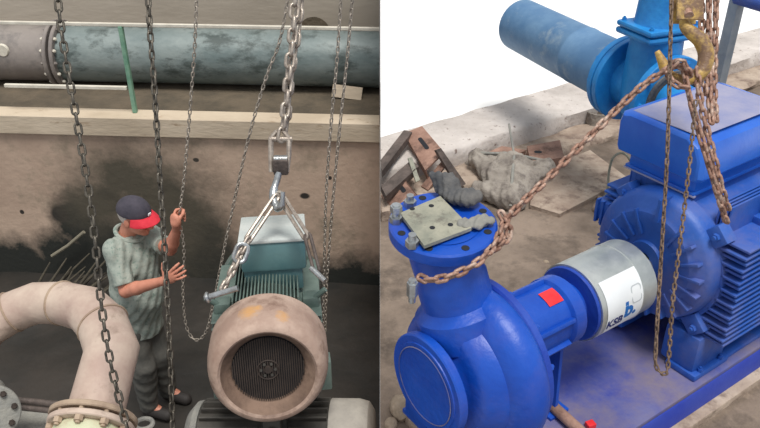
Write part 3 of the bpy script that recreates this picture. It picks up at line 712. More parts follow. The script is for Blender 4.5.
slab('steel_bar', [(436, 150), (441, 148), (466, 184), (459, 188)], .1, .02, M_dksteel, 'thin dark bar leaning between brackets and muddy sack', 'bar', dz=[.3, .3, .06, .06])
slab('steel_bar', [(441, 162), (447, 163), (428, 190), (421, 186)], .1, .02, M_rustplate, 'short rusty bar crossing under the highest bracket', 'bar', dz=[.2, .2, .08, .08])
slab('steel_strip', [(408, 158), (412, 157), (420, 180), (416, 182)], .1, .01, M_greyplate, 'short pale steel strip between the two rusty brackets', 'strip', dz=[.25, .25, .16, .16])
slab('rusty_plate', [(527, 146), (560, 140), (564, 157), (531, 163)], .12, .06, M_rustplate, 'rusty flat block with a hole behind the sack', 'plate', [(537, 152, 539, 152, .02)])
slab('rusty_plate', [(470, 160), (502, 146), (526, 150), (494, 166)], .12, .04, M_rustplate, 'low rusty plate lying against the kerb', 'plate')
slab('concrete_slab', [(380.6, 172), (404, 160), (452, 178), (430, 206), (382, 212)], .07, .07, M_beam2, 'broken concrete slab under the brackets at the left', 'slab')
slab('concrete_slab', [(535, 172), (590, 150), (628, 178), (560, 214), (530, 205)], .03, .04, M_beam2, 'flat worn concrete slab on the dirt behind the motor', 'slab')
# sack
c0 = P(503, 184, Z=GZ+.05); f = Field(c0-Vector((.48, .42, .2)), c0+Vector((.45, .4, .25)), .011)
tA, tB, tD, tE = P(476, 158, Z=GZ+.13), P(547, 166, Z=GZ+.13), P(512, 200, Z=GZ+.05), P(480, 190, Z=GZ+.05)
f.cone(tA, tB, .035, .03, k=.04); f.cone(tA, tD, .05, .05, k=.06); f.cone(tB, tD, .04, .05, k=.06); f.cone((tA+tB)/2, tD, .07, .06, k=.07); f.cone(tE, tD, .06, .05, k=.06); f.ell((tA+tB+tD)/3-Vector((0, 0, .03)), (.17, .12, .10), k=.07)
X = np.arange(f.n[0])[:, None, None]*.011; Y = np.arange(f.n[1])[None, :, None]*.011; Z = np.arange(f.n[2])[None, None, :]*.011
f.D += (.008*np.sin(X*28+Y*16+Z*30)*np.cos(Y*33-X*10)+.005*np.sin(X*70-Y*50+Z*60)+.003*np.sin(X*120+Y*90)).astype(np.float32)
t = thing('muddy_sack', 'grey muddy sack tied with a strap lying on the dirt floor', 'sack', (c0.x, c0.y, GZ))
fobj('sack_body', f, M_sack, t)
tm = (tA+tB)/2
bm = B(); tube(bm, smoothpath([tm+Vector((.02, .06, -.02)), tm+Vector((.02, .02, .05)), tm.lerp(tD, .4)+Vector((0, -.02, .085)), tm.lerp(tD, .8)+Vector((-.01, -.03, .07)), tD+Vector((-.02, -.08, 0))], 6), .010, 8); obj('strap', bm, M_rag2, t, world=True)
bm = B(); tube(bm, [tm+Vector((.02, .02, .04)), P(509, 124, Z=GZ+.3)], .008, 8); obj('strap_end', bm, M_rag2, t, world=True)
bm = B(); tube(bm, [tA+Vector((-.03, 0, .04)), tm+Vector((.0, .01, .055)), tB+Vector((.02, 0, .03))], .010, 8); obj('strap', bm, M_rag2, t, world=True)
# stones
def stone(px, py, r, label, m=M_stone, sq=.6):
    p = P(px, py, Z=GZ+r*.3); f = Field(p-Vector((r*1.8,)*3), p+Vector((r*1.8,)*3), r/14)
    f.ell(p, (r, r*.8, r*sq), rotz(px), k=.01)
    for k in range(6):
        d = Vector((random.uniform(-1, 1), random.uniform(-1, 1), random.uniform(-.6, 1))).normalized()
        f.ell(p+d*r*1.75, (r, r, r), cut=True)
    fobj('stone', f, m, label=label, cat='stone')
stone(404, 408, .075, 'pale broken concrete lump below the suction flange')
stone(391, 424, .035, 'small pale stone in the bottom left corner of the pump bay')
stone(546, 262, .018, 'tiny pebble on the dirt near the guard')
stone(470, 168, .06, 'grey rounded stone between the bars and the sack', M_sack, .9)
stone(600, 208, .05, 'grey stone beside the motor behind the rod', M_beam2, .8)
for x, y, r_, lab in ((600, 198, .022, 'leftmost'), (612, 195, .03, 'rightmost'), (605, 183, .042, 'largest and highest')):
    stone(x, y, r_, lab+' of three small grey stones beside the bent rod', M_beam2)
#LEFT
# ================================================================== LEFT PLACE
LY = math.radians(-3.4); ML = mtx((-1.4, 5.7, 0), LY)     # frame of the pit wall: x along the wall, y away
ZPF = -4.0
XC = -.001
def lobj(name, bm, m, cut=True, **k):
    bm.transform(ML)
    if cut: cutx(bm, XC)
    return obj(name, bm, m, **k)
def LWp(px, py, y):      # point on the wall-parallel plane at offset y
    n_ = ML.to_3x3() @ Vector((0, 1, 0)); r = P(px, py, d=1); q = ML @ Vector((0, y, 0)); w = r*(q.dot(n_)/r.dot(n_)); return w
def LL(v): return ML.inverted() @ v
z_t = LWp(190, 119.5, 0).z; z_b = LWp(190, 137, .03).z
bm = B(); boxm(bm, I4, (-5, -2.6, ZPF-.3), (3, .3, ZPF)); 
bm2 = B(); bm.free()
bm = B()
# pit floor with gentle unevenness
V = {}
nx_, ny_ = 90, 90
for i in range(nx_+1):
    for j in range(ny_+1):
        x = -5.2+5.199*i/nx_; y = .8+5.6*j/ny_
        V[i, j] = bm.verts.new((x, y, ZPF+.03*noise.fractal(Vector((x*1.5, y*1.5, 0)), 1, 2, 4)))
for i in range(nx_):
    for j in range(ny_): bm.faces.new((V[i, j], V[i+1, j], V[i+1, j+1], V[i, j+1]))
obj('floor_pit', bm, M_pitfloor, kind='structure', ang=1.2)
# pit wall with stains
spots = []
def sp(px, py, rx, ry):
    p = LWp(px, py, .03); k = p.length/760*1.0
    spots.append(((p.x, p.y, p.z), (rx*k, .5, ry*k*1.15)))
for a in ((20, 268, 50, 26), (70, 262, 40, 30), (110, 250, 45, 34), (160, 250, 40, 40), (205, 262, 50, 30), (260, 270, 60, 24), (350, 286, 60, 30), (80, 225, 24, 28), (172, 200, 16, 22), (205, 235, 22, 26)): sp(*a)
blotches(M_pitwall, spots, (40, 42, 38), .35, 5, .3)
spots = []
for a in ((108, 200, 14, 13), (146, 196, 4, 8), (305, 196, 5, 3), (60, 214, 8, 8), (22, 212, 2, 2), (330, 178, 2, 2), (196, 160, 3, 2)): sp(*a)
blotches(M_pitwall, spots, (50, 46, 42), .2, 9, .12)
spots = []
for a in ((130, 180, 50, 30), (170, 215, 50, 50), (95, 205, 30, 24)): sp(*a)
blotches(M_pitwall, spots, (84, 78, 66), .6, 6, .35)
bm = B(); boxm(bm, I4, (-5, .03, ZPF-.3), (3, .4, z_b)); lobj('wall_pit', bm, M_pitwall, kind='structure')
bm = B(); boxm(bm, I4, (-5, 0, z_b), (3, .19, z_t), .008, 1); lobj('trim_3', bm, M_ledge, kind='structure')
# trough floor, back wall
bm = B()
zt2 = z_t-.03
boxm(bm, I4, (-6, .18, zt2-.2), (3, 2.7, zt2)); lobj('floor_gallery', bm, M_under, kind='structure')
bm = B(); boxm(bm, I4, (-6, 2.0, zt2-.1), (3, 2.3, .3)); lobj('wall_back', bm, M_backwall, kind='structure')
# big pipe
q = LL(LWp(190, 56, .9)); PR = .245; pz = q.z
t = thing('water_main', 'large horizontal pipe, grey at the left and teal at the right, behind the handrail', 'pipe', ML @ Vector((0, .9, zt2)), LY)
xf = LL(LWp(63, 56, .9)).x
bm = B(); cyl(bm, (-6, .9, pz), (xf-.03, .9, pz), PR, 64); bm.transform(ML); cutx(bm, XC); obj('grey_pipe_section', bm, M_greypipe, t, world=True, label='pinkish grey pipe section')
bm = B(); cyl(bm, (xf+.03, .9, pz), (2.5, .9, pz), PR, 64); bm.transform(ML); cutx(bm, XC); obj('teal_pipe_section', bm, M_tealpipe, t, world=True, label='teal green pipe section')
for dx in (-.05, .012):
    bm = B(); disc_holes(bm, Matrix.Translation((xf+dx, .9, pz)), PR+.055, .036, bevel=.006); bm.transform(ML); fo = obj('pipe_flange', bm, M_greypipe, t, world=True)
    for k in range(16):
        a = 2*PI*k/16; s = -1 if dx < 0 else 1; bm = B(); bolt(bm, (xf+dx+(0 if s < 0 else .036), .9+(PR+.028)*math.sin(a), pz+(PR+.028)*math.cos(a)), (s, 0, 0), .016, .016, .02); bm.transform(ML); obj('bolt', bm, M_rail if k % 3 else M_greypipe, fo, world=True)
bm = B(); p = LL(LWp(0, 52, .62)); f = None
rev(bm, [(0, .0001), (0, .05), (.02, .06), (.03, .05), (.03, .001)], 16, Matrix.Translation((p.x, .652, p.z)) @ Matrix.Rotation(PI/2, 4, 'Z')); bm.transform(ML); obj('white_patch', bm, M_rail, t, world=True, label='round white plug')
bm = B(); boxm(bm, I4, (-.0035, 5.45, GZ), (-.0003, 9, -.4)); obj('wall_partition', bm, M_dksteel, kind='structure')
# handrail
t = thing('handrail', 'cream handrail with one green post and short lower bar along the ledge', 'handrail', ML @ Vector((-1.7, .12, z_t)), LY)
a, b = LL(LWp(-30, 23.5, .12)), LL(LWp(420, 23.5, .12)); a.z = b.z = LL(LWp(190, 25.5, .12)).z
bm = B(); boxm(bm, I4, (a.x, .105, a.z-.014), (b.x, .135, a.z+.010), .003, 1); bm.transform(ML); cutx(bm, XC); obj('top_rail', bm, M_rail, t, world=True)
p = LL(LWp(128, 70, .12)); bm = B(); boxm(bm, I4, (p.x-.017, .10, z_t), (p.x+.017, .14, a.z-.014), .004, 1); bm.transform(ML); obj('post', bm, M_green, t, world=True, label='green post')
c0, c1 = LL(LWp(5, 86, .12)), LL(LWp(127, 88, .12)); bm = B(); boxm(bm, I4, (c0.x, .105, c1.z-.014), (c1.x, .135, c1.z+.014), .003, 1); bm.transform(ML); obj('lower_bar', bm, M_rail, t, world=True)
# dark mound/arch behind the pipe and chip of board under it
p = LWp(314, 22, 1.96); bm = B(); bm2 = None
pp = LL(p); rev(bm, [(-.04, .0001), (-.04, .15), (0, .165), (.02, .001)], 32, Matrix.Translation((pp.x, 1.95, pp.z-.11)) @ Matrix.Rotation(-PI/2, 4, 'Z')); bm.transform(ML)
obj('round_opening_cover', bm, M_under, label='dark round cover on the back wall seen just above the teal pipe', cat='cover')
pp = LL(P(347, 92, Z=zt2+.06)); bm = B(); box(bm, (pp.x, .62, zt2+.055), (.26, .012, .11), Matrix.Rotation(-.5, 3, 'X') @ Matrix.Rotation(.1, 3, 'Y')); bm.transform(ML)
obj('board_scrap', bm, M_ledge, label='small pale board scrap leaning under the teal pipe at the right', cat='board')
# brushwood heap against the wall
p0 = P(78, 262, Z=ZPF+.1); p0.y = min(p0.y, 5.5)
t = thing('brushwood_heap', 'dark heap of brushwood leaning on the stained pit wall', 'brushwood', (p0.x, 5.5, ZPF))
bm = B(); random.seed(3)
for k in range(16):
    x0 = p0.x+random.uniform(-.28, .2); y0 = 5.35+random.uniform(-.25, .08); x1 = x0+random.uniform(.15, .45); y1 = min(y0+.25, 5.62); z1 = ZPF+random.uniform(.12, .38)
    tube(bm, [(x0, y0, ZPF), ((x0+x1)/2+random.uniform(-.04, .04), (y0+y1)/2, (ZPF+z1)/2), (x1, y1, z1)], [.02, .014, .006], 6)
o = obj('twigs', bm, M_brush, t, world=True, kind='stuff', normals=False)
bm = B(); a = LWp(52, 256, -.05); b = LWp(84, 232, -.05); tube(bm, [a, a.lerp(b, .5)+Vector((0, 0, -.015)), b], .016, 8)
obj('stick', bm, M_stick, label='long pale stick leaning on the dark brushwood heap', cat='stick')

# ---- elbow pipe with flange
t = thing('pipe_bend', 'large pinkish pipe bend arching over the lower left', 'pipe', P(92, 428, d=2.85)-Vector((0, 0, .3)))
cl = [P(95, 415, d=2.88), P(112, 350, d=3.04), P(103, 325, d=3.12), P(87, 309, d=3.2), P(62, 303, d=3.28), P(36, 303, d=3.32), P(12, 312, d=3.33), P(-14, 328, d=3.3), P(-32, 352, d=3.25), P(-40, 400, d=3.2)]
bm = B(); n_ = 40
def mitre(cl, r, n):
    rings = []; u = None
    for i, p in enumerate(cl):
        t0 = (cl[i]-cl[i-1]).normalized() if i else (cl[1]-cl[0]).normalized(); t1 = (cl[i+1]-cl[i]).normalized() if i < len(cl)-1 else t0
        tn = (t0+t1).normalized(); 
        if u is None: u = Vector((0, 0, 1)).cross(t0).normalized()
        u = (u-t0*u.dot(t0)).normalized(); w = t0.cross(u); ring = []
        for j in range(n):
            d = u*math.cos(2*PI*j/n)+w*math.sin(2*PI*j/n); q = p+d*r[i]
            s = (p-q).dot(tn)/t0.dot(tn); ring.append(q+t0*s)
        rings.append(ring); u = u-t1*u.dot(t1)
    return rings
rg = mitre(cl, [.106, .104, .101, .096, .092, .090, .090, .090, .090, .090], n_); skin_rings(bm, rg); obj('bend_pipe', bm, M_elbow, t, world=True, ang=.5)
for i in (2, 4, 6):
    bm = B(); c_ = sum((Vector(q) for q in rg[i]), Vector())/n_
    tube(bm, [c_+(Vector(q)-c_)*1.005 for q in rg[i]], .0055, 6, closed=True); obj('weld_seam', bm, M_flrust, t, world=True)
ax = (cl[1]-cl[0]).normalized(); f0 = P(92, 424, d=2.86)
bm = B(); disc_holes(bm, frame(f0+ax*.012, ax), .163, .022); obj('upper_flange', bm, M_flrust, t, world=True)
fd = thing('pump_casing', 'pale green pump casing with bolted flange under the pink pipe bend', 'pump', f0-Vector((0, 0, .5)))
bm = B(); disc_holes(bm, frame(f0-ax*.022, ax), .16, .024); fo = obj('casing_flange', bm, M_elbow, fd, world=True)
bm = B(); rev(bm, [(-.42, .001), (-.42, .15), (-.2, .15), (-.12, .145), (-.07, .14), (-.035, .132), (-.02, .12), (-.02, .001)], 40, frame(f0, ax)); obj('casing', bm, M_casing, fd, world=True)
Mf = frame(f0-ax*.022, ax)
for k in range(10):
    a = 2*PI*k/10+.35; q = Mf @ Vector((0, .143*math.cos(a), .143*math.sin(a))); bm = B(); bolt(bm, q, -ax, .0165, .02, .055); obj('bolt', bm, M_flrust, fo, world=True)
q = f0-ax*.42; bm = B(); boxm(bm, I4, (q.x-.16, q.y-.14, ZPF-.02), (q.x+.16, q.y+.16, q.z-.05), .01); obj('concrete_pier', bm, M_beam2, label='grey concrete pier carrying the pale green casing', cat='pier')
# small flange at left edge with rods
f1 = P(-9, 412, d=2.9); ax1 = Vector((.45, -.75, .45)).normalized()
t = thing('small_flanged_pipe', 'pale grey bolted flange at the lower left edge', 'flange', f1-Vector((0, 0, .1)))
bm = B(); disc_holes(bm, frame(f1, ax1), .105, .03); rev(bm, [(-.4, .001), (-.4, .06), (0, .06)], 24, frame(f1, ax1)); fo = obj('flange', bm, M_rag2, t, world=True)
for k in range(8):
    a = 2*PI*k/8; bm = B(); bolt(bm, frame(f1+ax1*.03, ax1) @ Vector((0, .082*math.cos(a), .082*math.sin(a))), ax1, .012, .012, .02); obj('bolt', bm, M_grille, fo, world=True)
for dy, lab in ((0, 'upper'), (7, 'lower')):
    bm = B(); cyl(bm, P(8, 399+dy, d=3.05), P(66, 405+dy, d=3.05), .013, 12); obj('dark_rod', bm, M_dksteel, label=lab+' of two dark rods between the flanges at the lower left', cat='rod', group='rods at the lower left')
bm = B(); q = P(25, 425, d=3.1); box(bm, q-Vector((0, 0, .06)), (.42, .3, .03), None, .008); obj('pale_bracket_plate', bm, M_rag2, label='pale grey plate under the two dark rods', cat='plate')
bm = B(); q = P(144, 424, d=3.1); tube(bm, [q+Vector((.035*math.cos(a*PI/8), .03*math.sin(a*PI/8), 0)) for a in range(16)], .01, 8, closed=True); obj('steel_ring', bm, M_rag2, label='pale steel ring beside the pipe flange at the bottom edge', cat='ring')

# ---- hanging motor
G = P(268, 376, d=3.15); rzm = math.radians(7); rxm = math.radians(-10)
# local: y away from the viewer, front grille in the plane y = 0
t = thing('hanging_motor', 'grey green electric motor with dusty round fan cover hanging from the hoist', 'motor', G-Vector((0, 0, 0)), rzm, rxm)
MM = ROOT[t.name]; YX = Matrix.Rotation(PI/2, 4, 'Z')       # local X of profile -> +Y
def mobj(name, bm, m, parent, **k): bm.transform(MM); return obj(name, bm, m, parent, world=True, **k)
bm = B(); rev(bm, [(.07, .148), (.06, .156), (.034, .178), (.008, .196)], 72, YX); lip = bm; bm = B(); rev(bm, [(.008, .196), (-.002, .206), (-.001, .216), (.012, .232), (.04, .246), (.08, .254), (.13, .258), (.25, .258), (.25, .245)], 72, YX); fc_ = mobj('fan_cover', bm, M_cover, t); mobj('inner_lip', lip, M_lip, fc_, label='brown inner lip with painted recess shade')
bm = B(); rev(bm, [(.064, .0001), (.064, .155)], 48, YX); g_ = mobj('grille_back', bm, M_hole, t)
bm = B()
for k in range(-16, 17):
    x = k*.0093; h = math.sqrt(max(.152**2-x*x, 0)); boxm(bm, I4, (x-.0026, .050, -h), (x+.0026, .056, h))
for rr_ in (.045,): tube(bm, [(rr_*math.cos(2*PI*a/40), .049, rr_*math.sin(2*PI*a/40)) for a in range(40)], .003, 6, closed=True)
rev(bm, [(.044, .0001), (.044, .016), (.054, .018), (.056, .001)], 16, YX)
gr = mobj('grille', bm, M_grille, t, normals=True)
for k in range(6):
    a = k*PI/3; bm = B(); rev(bm, [(-.001, .0001), (-.001, .006), (.006, .006)], 10, Matrix.Translation((.03*math.cos(a), .046, .03*math.sin(a))) @ YX); mobj('hub_bolt', bm, M_dkmotor, gr)
bm = B(); rev(bm, [(.24, .001), (.24, .20), (.9, .20), (.9, .001)], 48, YX); mobj('stator_body', bm, M_mbody, t)
bm = B(); rev(bm, [(.88, .001), (.88, .25), (.92, .26), (.96, .25), (1.0, .15), (1.0, .001)], 48, YX); mobj('rear_shield', bm, M_mbody, t)
for k in range(19):
    x = (k-9)*.0158; z0 = math.sqrt(.2**2-x*x)-.01; bm = B(); boxm(bm, I4, (x-.0032, .252, z0), (x+.0032, .88, .248-abs(x)*.12), .001, 1); mobj('cooling_fin', bm, M_mbody, t)
for s in (-1, 1):
    for k in range(9):
        z = .13-.033*k; x0 = math.sqrt(.2**2-z*z)-.01; bm = B(); boxm(bm, I4, (min(s*x0, s*.243), .252, z-.003), (max(s*x0, s*.243), .88, z+.003), .001, 1); mobj('cooling_fin', bm, M_mbody, t)
    bm = B(); boxm(bm, I4, (min(s*.16, s*.275), .32, -.3), (max(s*.16, s*.275), .42, -.15), .01); mobj('mounting_foot', bm, M_mbody, t)
    bm = B(); boxm(bm, I4, (min(s*.16, s*.235), .33, .12), (max(s*.16, s*.235), .42, .18), .012); cyl(bm, (s*.215, .35, .17), (s*.265, .34, .215), .013, 14); mobj('lifting_lug', bm, M_mbody, t)
TB0, TB1 = .46, .78
bm = B(); boxm(bm, I4, (-.10, TB0+.02, .16), (.17, TB1-.02, .28), .01); boxm(bm, I4, (-.11, TB0, .265), (.19, TB1, .41), .02); tb = mobj('terminal_box', bm, M_tbox, t)
bm = B(); boxm(bm, I4, (-.115, TB0-.006, .407), (.195, TB1+.006, .423), .006); mobj('box_lid', bm, M_tlid, tb, label='pale lid')
bm = B(); cyl(bm, (-.05, TB0-.02, .29), (.06, TB0-.02, .29), .01, 10) if False else None; bm.free()

# ---- lower motor lying across
q0 = P(205, 436, d=3.86); q1 = P(332, 436, d=3.82); axm = (q1-q0).normalized(); rL = .17
t = thing('lower_motor', 'dark finned motor lying crosswise under the hanging motor with pale end', 'motor', (q0+q1)/2-Vector((0, 0, .25)))
Mx = frame(q0, axm); Ln = (q1-q0).length
bm = B(); rev(bm, [(0, .001), (0, .16), (Ln, .16), (Ln, .001)], 48, Mx); obj('stator_body', bm, M_dkmotor, t, world=True)
for k in range(22):
    a = 2*PI*k/22; bm = B(); boxm(bm, Mx @ Matrix.Rotation(a, 4, 'X'), (.01, -.005, .15), (Ln-.01, .005, .19), .001, 1); obj('cooling_fin', bm, M_dkmotor, t, world=True)
bm = B(); rev(bm, [(-.05, .001), (-.08, .06), (-.07, .13), (-.03, .175), (0, .18), (.006, .12)], 40, Mx); obj('end_cap', bm, M_rag2, t, world=True, label='pale end cap')
bm = B(); rev(bm, [(Ln, .12), (Ln, .186), (Ln+.14, .184), (Ln+.19, .17), (Ln+.215, .13), (Ln+.225, .001)], 48, Mx); obj('fan_cover', bm, M_ltend, t, world=True, label='pale smooth fan cover')
q = P(273, 424, d=3.62); bm = B(); box(bm, q, (.085, .08, .10), Matrix.Rotation(-.3, 3, 'X'), .012); box(bm, q+Vector((0, .08, -.05)), (.12, .20, .04), None, .01); cyl(bm, q+Vector((0, -.05, .0)), q+Vector((0, -.03, 0)), .02, 12); obj('gland_block', bm, M_dkmotor, t, world=True)
bm = B(); c_ = (q0+q1)/2; boxm(bm, I4, (c_.x-.22, c_.y-.1, ZPF-.02), (c_.x+.22, c_.y+.14, c_.z-.19), .01); obj('steel_pedestal', bm, M_dkmotor, label='dark pedestal standing under the lower motor', cat='pedestal')

# ---- hook, swivel, slings
HDL = 3.42
t = thing('hoist_hook', 'steel swivel hook at the end of the big hoist chain', 'hook', P(277, 205, d=HDL))
for s in (-1, 1):
    bm = B(); tube(bm, [P(280+s*3, 131, d=HDL), P(280+s*9, 138, d=HDL), P(280+s*9, 155, d=HDL), P(279+s*8, 172, d=HDL)], [.010, .012, .012, .010], 8, ref=(0, 1, 0)); obj('fork_side', bm, M_chbr, t, world=True)
a, b = P(272, 152, d=HDL), P(290, 152, d=HDL); bm = B(); q = P(281, 166, d=HDL); box(bm, q, (.07, .05, .075), None, .012); obj('swivel_block', bm, M_dksteel, t, world=True)
bm = B(); q = P(281, 159.5, d=HDL-.01); cyl(bm, q-Vector((.03, .0, 0)), q+Vector((.03, .0, 0)), .020, 16); obj('swivel_pin', bm, M_steel, t, world=True)
bm = B(); q = P(281, 139, d=HDL); cyl(bm, q-Vector((.05, 0, 0)), q+Vector((.05, 0, 0)), .012, 12); obj('shackle_pin', bm, M_chbr, t, world=True)
bm = B(); tube(bm, smoothpath([P(279, 172, d=HDL), P(277, 180, d=HDL), P(274, 190, d=HDL-.01), P(274, 201, d=HDL-.03), P(278, 208, d=HDL-.05), P(282, 204, d=HDL-.07), P(283, 192, d=HDL-.08)], 4), [.016]*8+[.02]*9+[.016]*4+[.010]*4, 12, ref=(1, 0, 0), cap=True)
obj('hook_body', bm, M_steel, t, world=True, label='bright worn hook')
def loc_m(x, y, z): return MM @ Vector((x, y, z))
eyeL = loc_m(-.29, .31, .235); eyeR = loc_m(.29, .31, .235)
def link_long(bm, a, b, w, r):
    a = Vector(a); b = Vector(b); t_ = (b-a).normalized(); s_ = t_.cross(Vector((0, 1, 0))).normalized(); L_ = (b-a).length; loop = []
    for k in range(24):
        an = 2*PI*k/24; y = math.sin(an)*w/2; loop.append((a+b)/2+s_*math.cos(an)*w/2+t_*(y+(L_/2-w/2)*(1 if y > 0 else -1)))
    tube(bm, loop, r, 8, closed=True, ref=(0, 1, 0))
H0 = P(278, 199, d=HDL-.02)
t = thing('sling_leg', 'left sling leg of steel link, shackle and chain from hook to motor lug', 'sling', P(230, 285, d=3.3), group='sling legs on the hanging motor')
bm = B(); link_long(bm, H0+Vector((.0, 0, .02)), P(247, 241, d=3.3), .024, .0085); obj('long_link', bm, M_chbr, t, world=True)
bm = B(); chain(bm, [P(249, 238, d=3.3), P(240, 254, d=3.27), P(232, 272, d=3.25), P(222, 290, d=3.22)], .036, .0085, .038, roll0=.4); obj('sling_chain', bm, M_chbr, t, world=True, normals=False)
bm = B(); link_long(bm, P(244, 244, d=3.28), P(238, 262, d=3.26), .05, .01); obj('shackle', bm, M_steel, t, world=True); bm = B(); cyl(bm, P(205, 298, d=3.22), P(238, 288, d=3.2), .013, 12); rev(bm, [(0, .02), (.008, .026), (.016, .02), (.008, .012), (0, .02)], 14, frame(P(206, 298, d=3.22), P(238, 288, d=3.2)-P(205, 298, d=3.22))); obj('shackle_bar', bm, M_steel, t, world=True)
t = thing('sling_leg', 'right sling leg of steel link and bar from hook to motor lug', 'sling', P(322, 280, d=3.3), group='sling legs on the hanging motor')
bm = B(); link_long(bm, H0+Vector((.0, 0.02, .02)), P(307, 238, d=3.3), .028, .009); obj('long_link', bm, M_chbr, t, world=True)
bm = B(); link_long(bm, P(307, 234, d=3.3), P(317, 272, d=3.25), .026, .008); obj('long_link', bm, M_dksteel, t, world=True)
bm = B(); cyl(bm, P(311, 268, d=3.24), P(325, 281, d=3.2), .012, 12); obj('shackle', bm, M_steel, t, world=True)

# ---- chains, left
def lchain(pts, pitch, wire, width, m, label, **k): return chain_obj(pts, pitch, wire, width, m, label, **k)
def dl(l, d): return [P(x, y, d=d) for x, y in l]
lchain(dl([(56, -20), (60, 20), (66, 60), (74, 105), (82, 150), (90, 200), (96, 250), (102, 310), (110, 360), (121, 405), (132, 445)], 2.70), .037, .0048, .031, M_chdk, 'dark heavy chain hanging in front of the pink pipe bend', roll0=.5)
lchain(dl([(147, -20), (150, 30), (153, 70), (157, 130), (160, 180), (164, 240), (168, 310), (171, 380), (173, 445)], 3.1), .036, .005, .030, M_chdk, 'dark heavy chain hanging between the man and the camera', roll0=.9)
HP = P(180, 216, Y=3.86)
lchain([P(197, -20, Y=3.86), P(195, 40, Y=3.86), P(190, 110, Y=3.86), P(184, 180, Y=3.86), HP, P(184, 250, Y=3.86), P(183, 290, Y=3.86), P(186, 325, Y=3.86), P(195, 340, Y=3.84), P(206, 332, Y=3.82), P(214, 300, Y=3.8), P(226, 240, Y=3.8), P(240, 175, Y=3.8), P(252, 125, Y=3.8), P(267, 75, Y=3.8), P(280, 40, Y=3.8), P(290, -15, Y=3.8)], .027, .0034, .021, M_chmd, 'thin hand chain gripped by the man, looping up to the right', roll0=.5)
lchain(dl([(296, -20), (293, 30), (289, 70), (286, 105), (283, 128), (281, 142)], HDL), .056, .0085, .054, M_chbr, 'thick bright hoist chain carrying the swivel hook', roll0=.4)
lchain(dl([(302, -15), (296, 40), (290, 80), (287, 120), (284, 140)], HDL+.05), .056, .008, .050, M_chbr, 'second thick hoist chain directly behind the bright one', roll0=1.2, phase=1)
lchain([P(342, -20, Y=3.5), P(337, 60, Y=3.5), P(331, 125, Y=3.5), P(326, 200, Y=3.5), P(324, 280, Y=3.5), P(323, 335, Y=3.5)], .026, .0032, .019, M_chmd, 'left of the two thin hand chains hanging beside the motor', roll0=.5)
lchain([P(354, -20, Y=3.5), P(347, 60, Y=3.5), P(340, 125, Y=3.5), P(333, 200, Y=3.5), P(327, 280, Y=3.5), P(325, 335, Y=3.5)], .026, .0032, .019, M_chmd, 'right of the two thin hand chains hanging beside the motor', roll0=.9)
#PERSON
fwd = Vector((.9, -.35, 0)).normalized(); rgt = fwd.cross(Vector((0, 0, 1))); UP = Vector((0, 0, 1))
Hc = P(135, 217, Y=4.06); NB = P(127, 238, Y=4.09); RS = P(115, 250, Y=3.97); LS = P(150, 236, Y=4.17)
RE = P(126, 291, Y=3.83); RW = P(163, 281, Y=3.72); LE = P(170, 249, Y=3.98); LW_ = P(177, 229, Y=3.90)
CH = P(132, 258, Y=4.08); BE = P(137, 292, Y=4.05); PE = P(136, 316, Y=4.10)
hR = P(129, 325, Y=4.03); hL = P(145, 325, Y=4.16)
kR = Vector((hR.x+.06, 3.98, ZPF+.50)); kL = Vector((hL.x+.08, 4.10, ZPF+.50))
aR = Vector((hR.x+.02, 4.04, ZPF+.09)); aL = Vector((hL.x+.06, 4.20, ZPF+.09))
t = thing('person', 'man in charcoal and red cap and grey green shirt, one hand gripping the thin chain', 'person', (PE.x, 4.1, ZPF))
f = Field((-2.0, 3.45, ZPF-.02), (-1.0, 4.45, -2.1), .0052)
FH = Vector((.92, -.36, -.16)).normalized(); RH = FH.cross(UP).normalized(); UH = RH.cross(FH).normalized()
HR = np.array([list(FH), list(RH), list(UH)]); HR_ = HR    # rows are the local axes
def hell(c, r, k=.012, cut=False):
    f_ = c[0]*FH+c[1]*RH+c[2]*UH+Hc
    f.ell(f_, r, HR_.T, k=k, cut=cut)
# torso, hidden mostly by the shirt
f.cone(NB-UP*.02, CH, .075, .125, k=.05); f.cone(RS+UP*-.01, LS+UP*-.01, .055, .055, k=.05); f.cone(CH, BE, .125, .13, k=.05); f.cone(BE, PE, .13, .125, k=.05)
f.cone(PE+rgt*.02, hR, .11, .095, k=.04); f.cone(PE-rgt*.02, hL, .11, .095, k=.04)
for h_, k_, a_ in ((hR, kR, aR), (hL, kL, aL)):
    f.cone(h_, k_, .088, .055, k=.03); f.cone(k_, k_.lerp(a_, .35), .052, .054, k=.02); f.cone(k_.lerp(a_, .35), a_, .054, .034, k=.02)
    f.cone(a_, a_+fwd*.13-UP*.045, .036, .03, k=.02)
for s_, e_, w_ in ((RS, RE, RW), (LS, LE, LW_)):
    f.cone(s_, e_, .052, .040, k=.02); f.cone(e_, e_.lerp(w_, .3), .040, .041, k=.015); f.cone(e_.lerp(w_, .3), w_, .041, .026, k=.015)
# head and face
f.cone(NB, Hc-UH*.03-FH*.02, .058, .055, k=.02)
hell((-.008, 0, .035), (.100, .078, .092)); hell((.035, 0, -.04), (.062, .056, .072), k=.02); hell((.070, 0, -.088), (.026, .026, .02), k=.015)
hell((.088, 0, .012), (.016, .045, .012), k=.012)
a_ = Hc+FH*.094+UH*.005; b_ = Hc+FH*.122-UH*.028; f.cone(a_, b_, .010, .014, k=.01)
for s_ in (-1, 1):
    hell((.112, s_*.010, -.034), (.010, .008, .008), k=.006)
    hell((.093, s_*.032, -.004), (.014, .016, .010), cut=True)
    hell((.078, s_*.036, -.03), (.02, .02, .016), k=.012)
    hell((-.002, s_*.080, -.008), (.022, .008, .033), k=.004)
hell((.094, 0, -.060), (.012, .022, .005), k=.005); hell((.091, 0, -.070), (.012, .018, .006), k=.005)
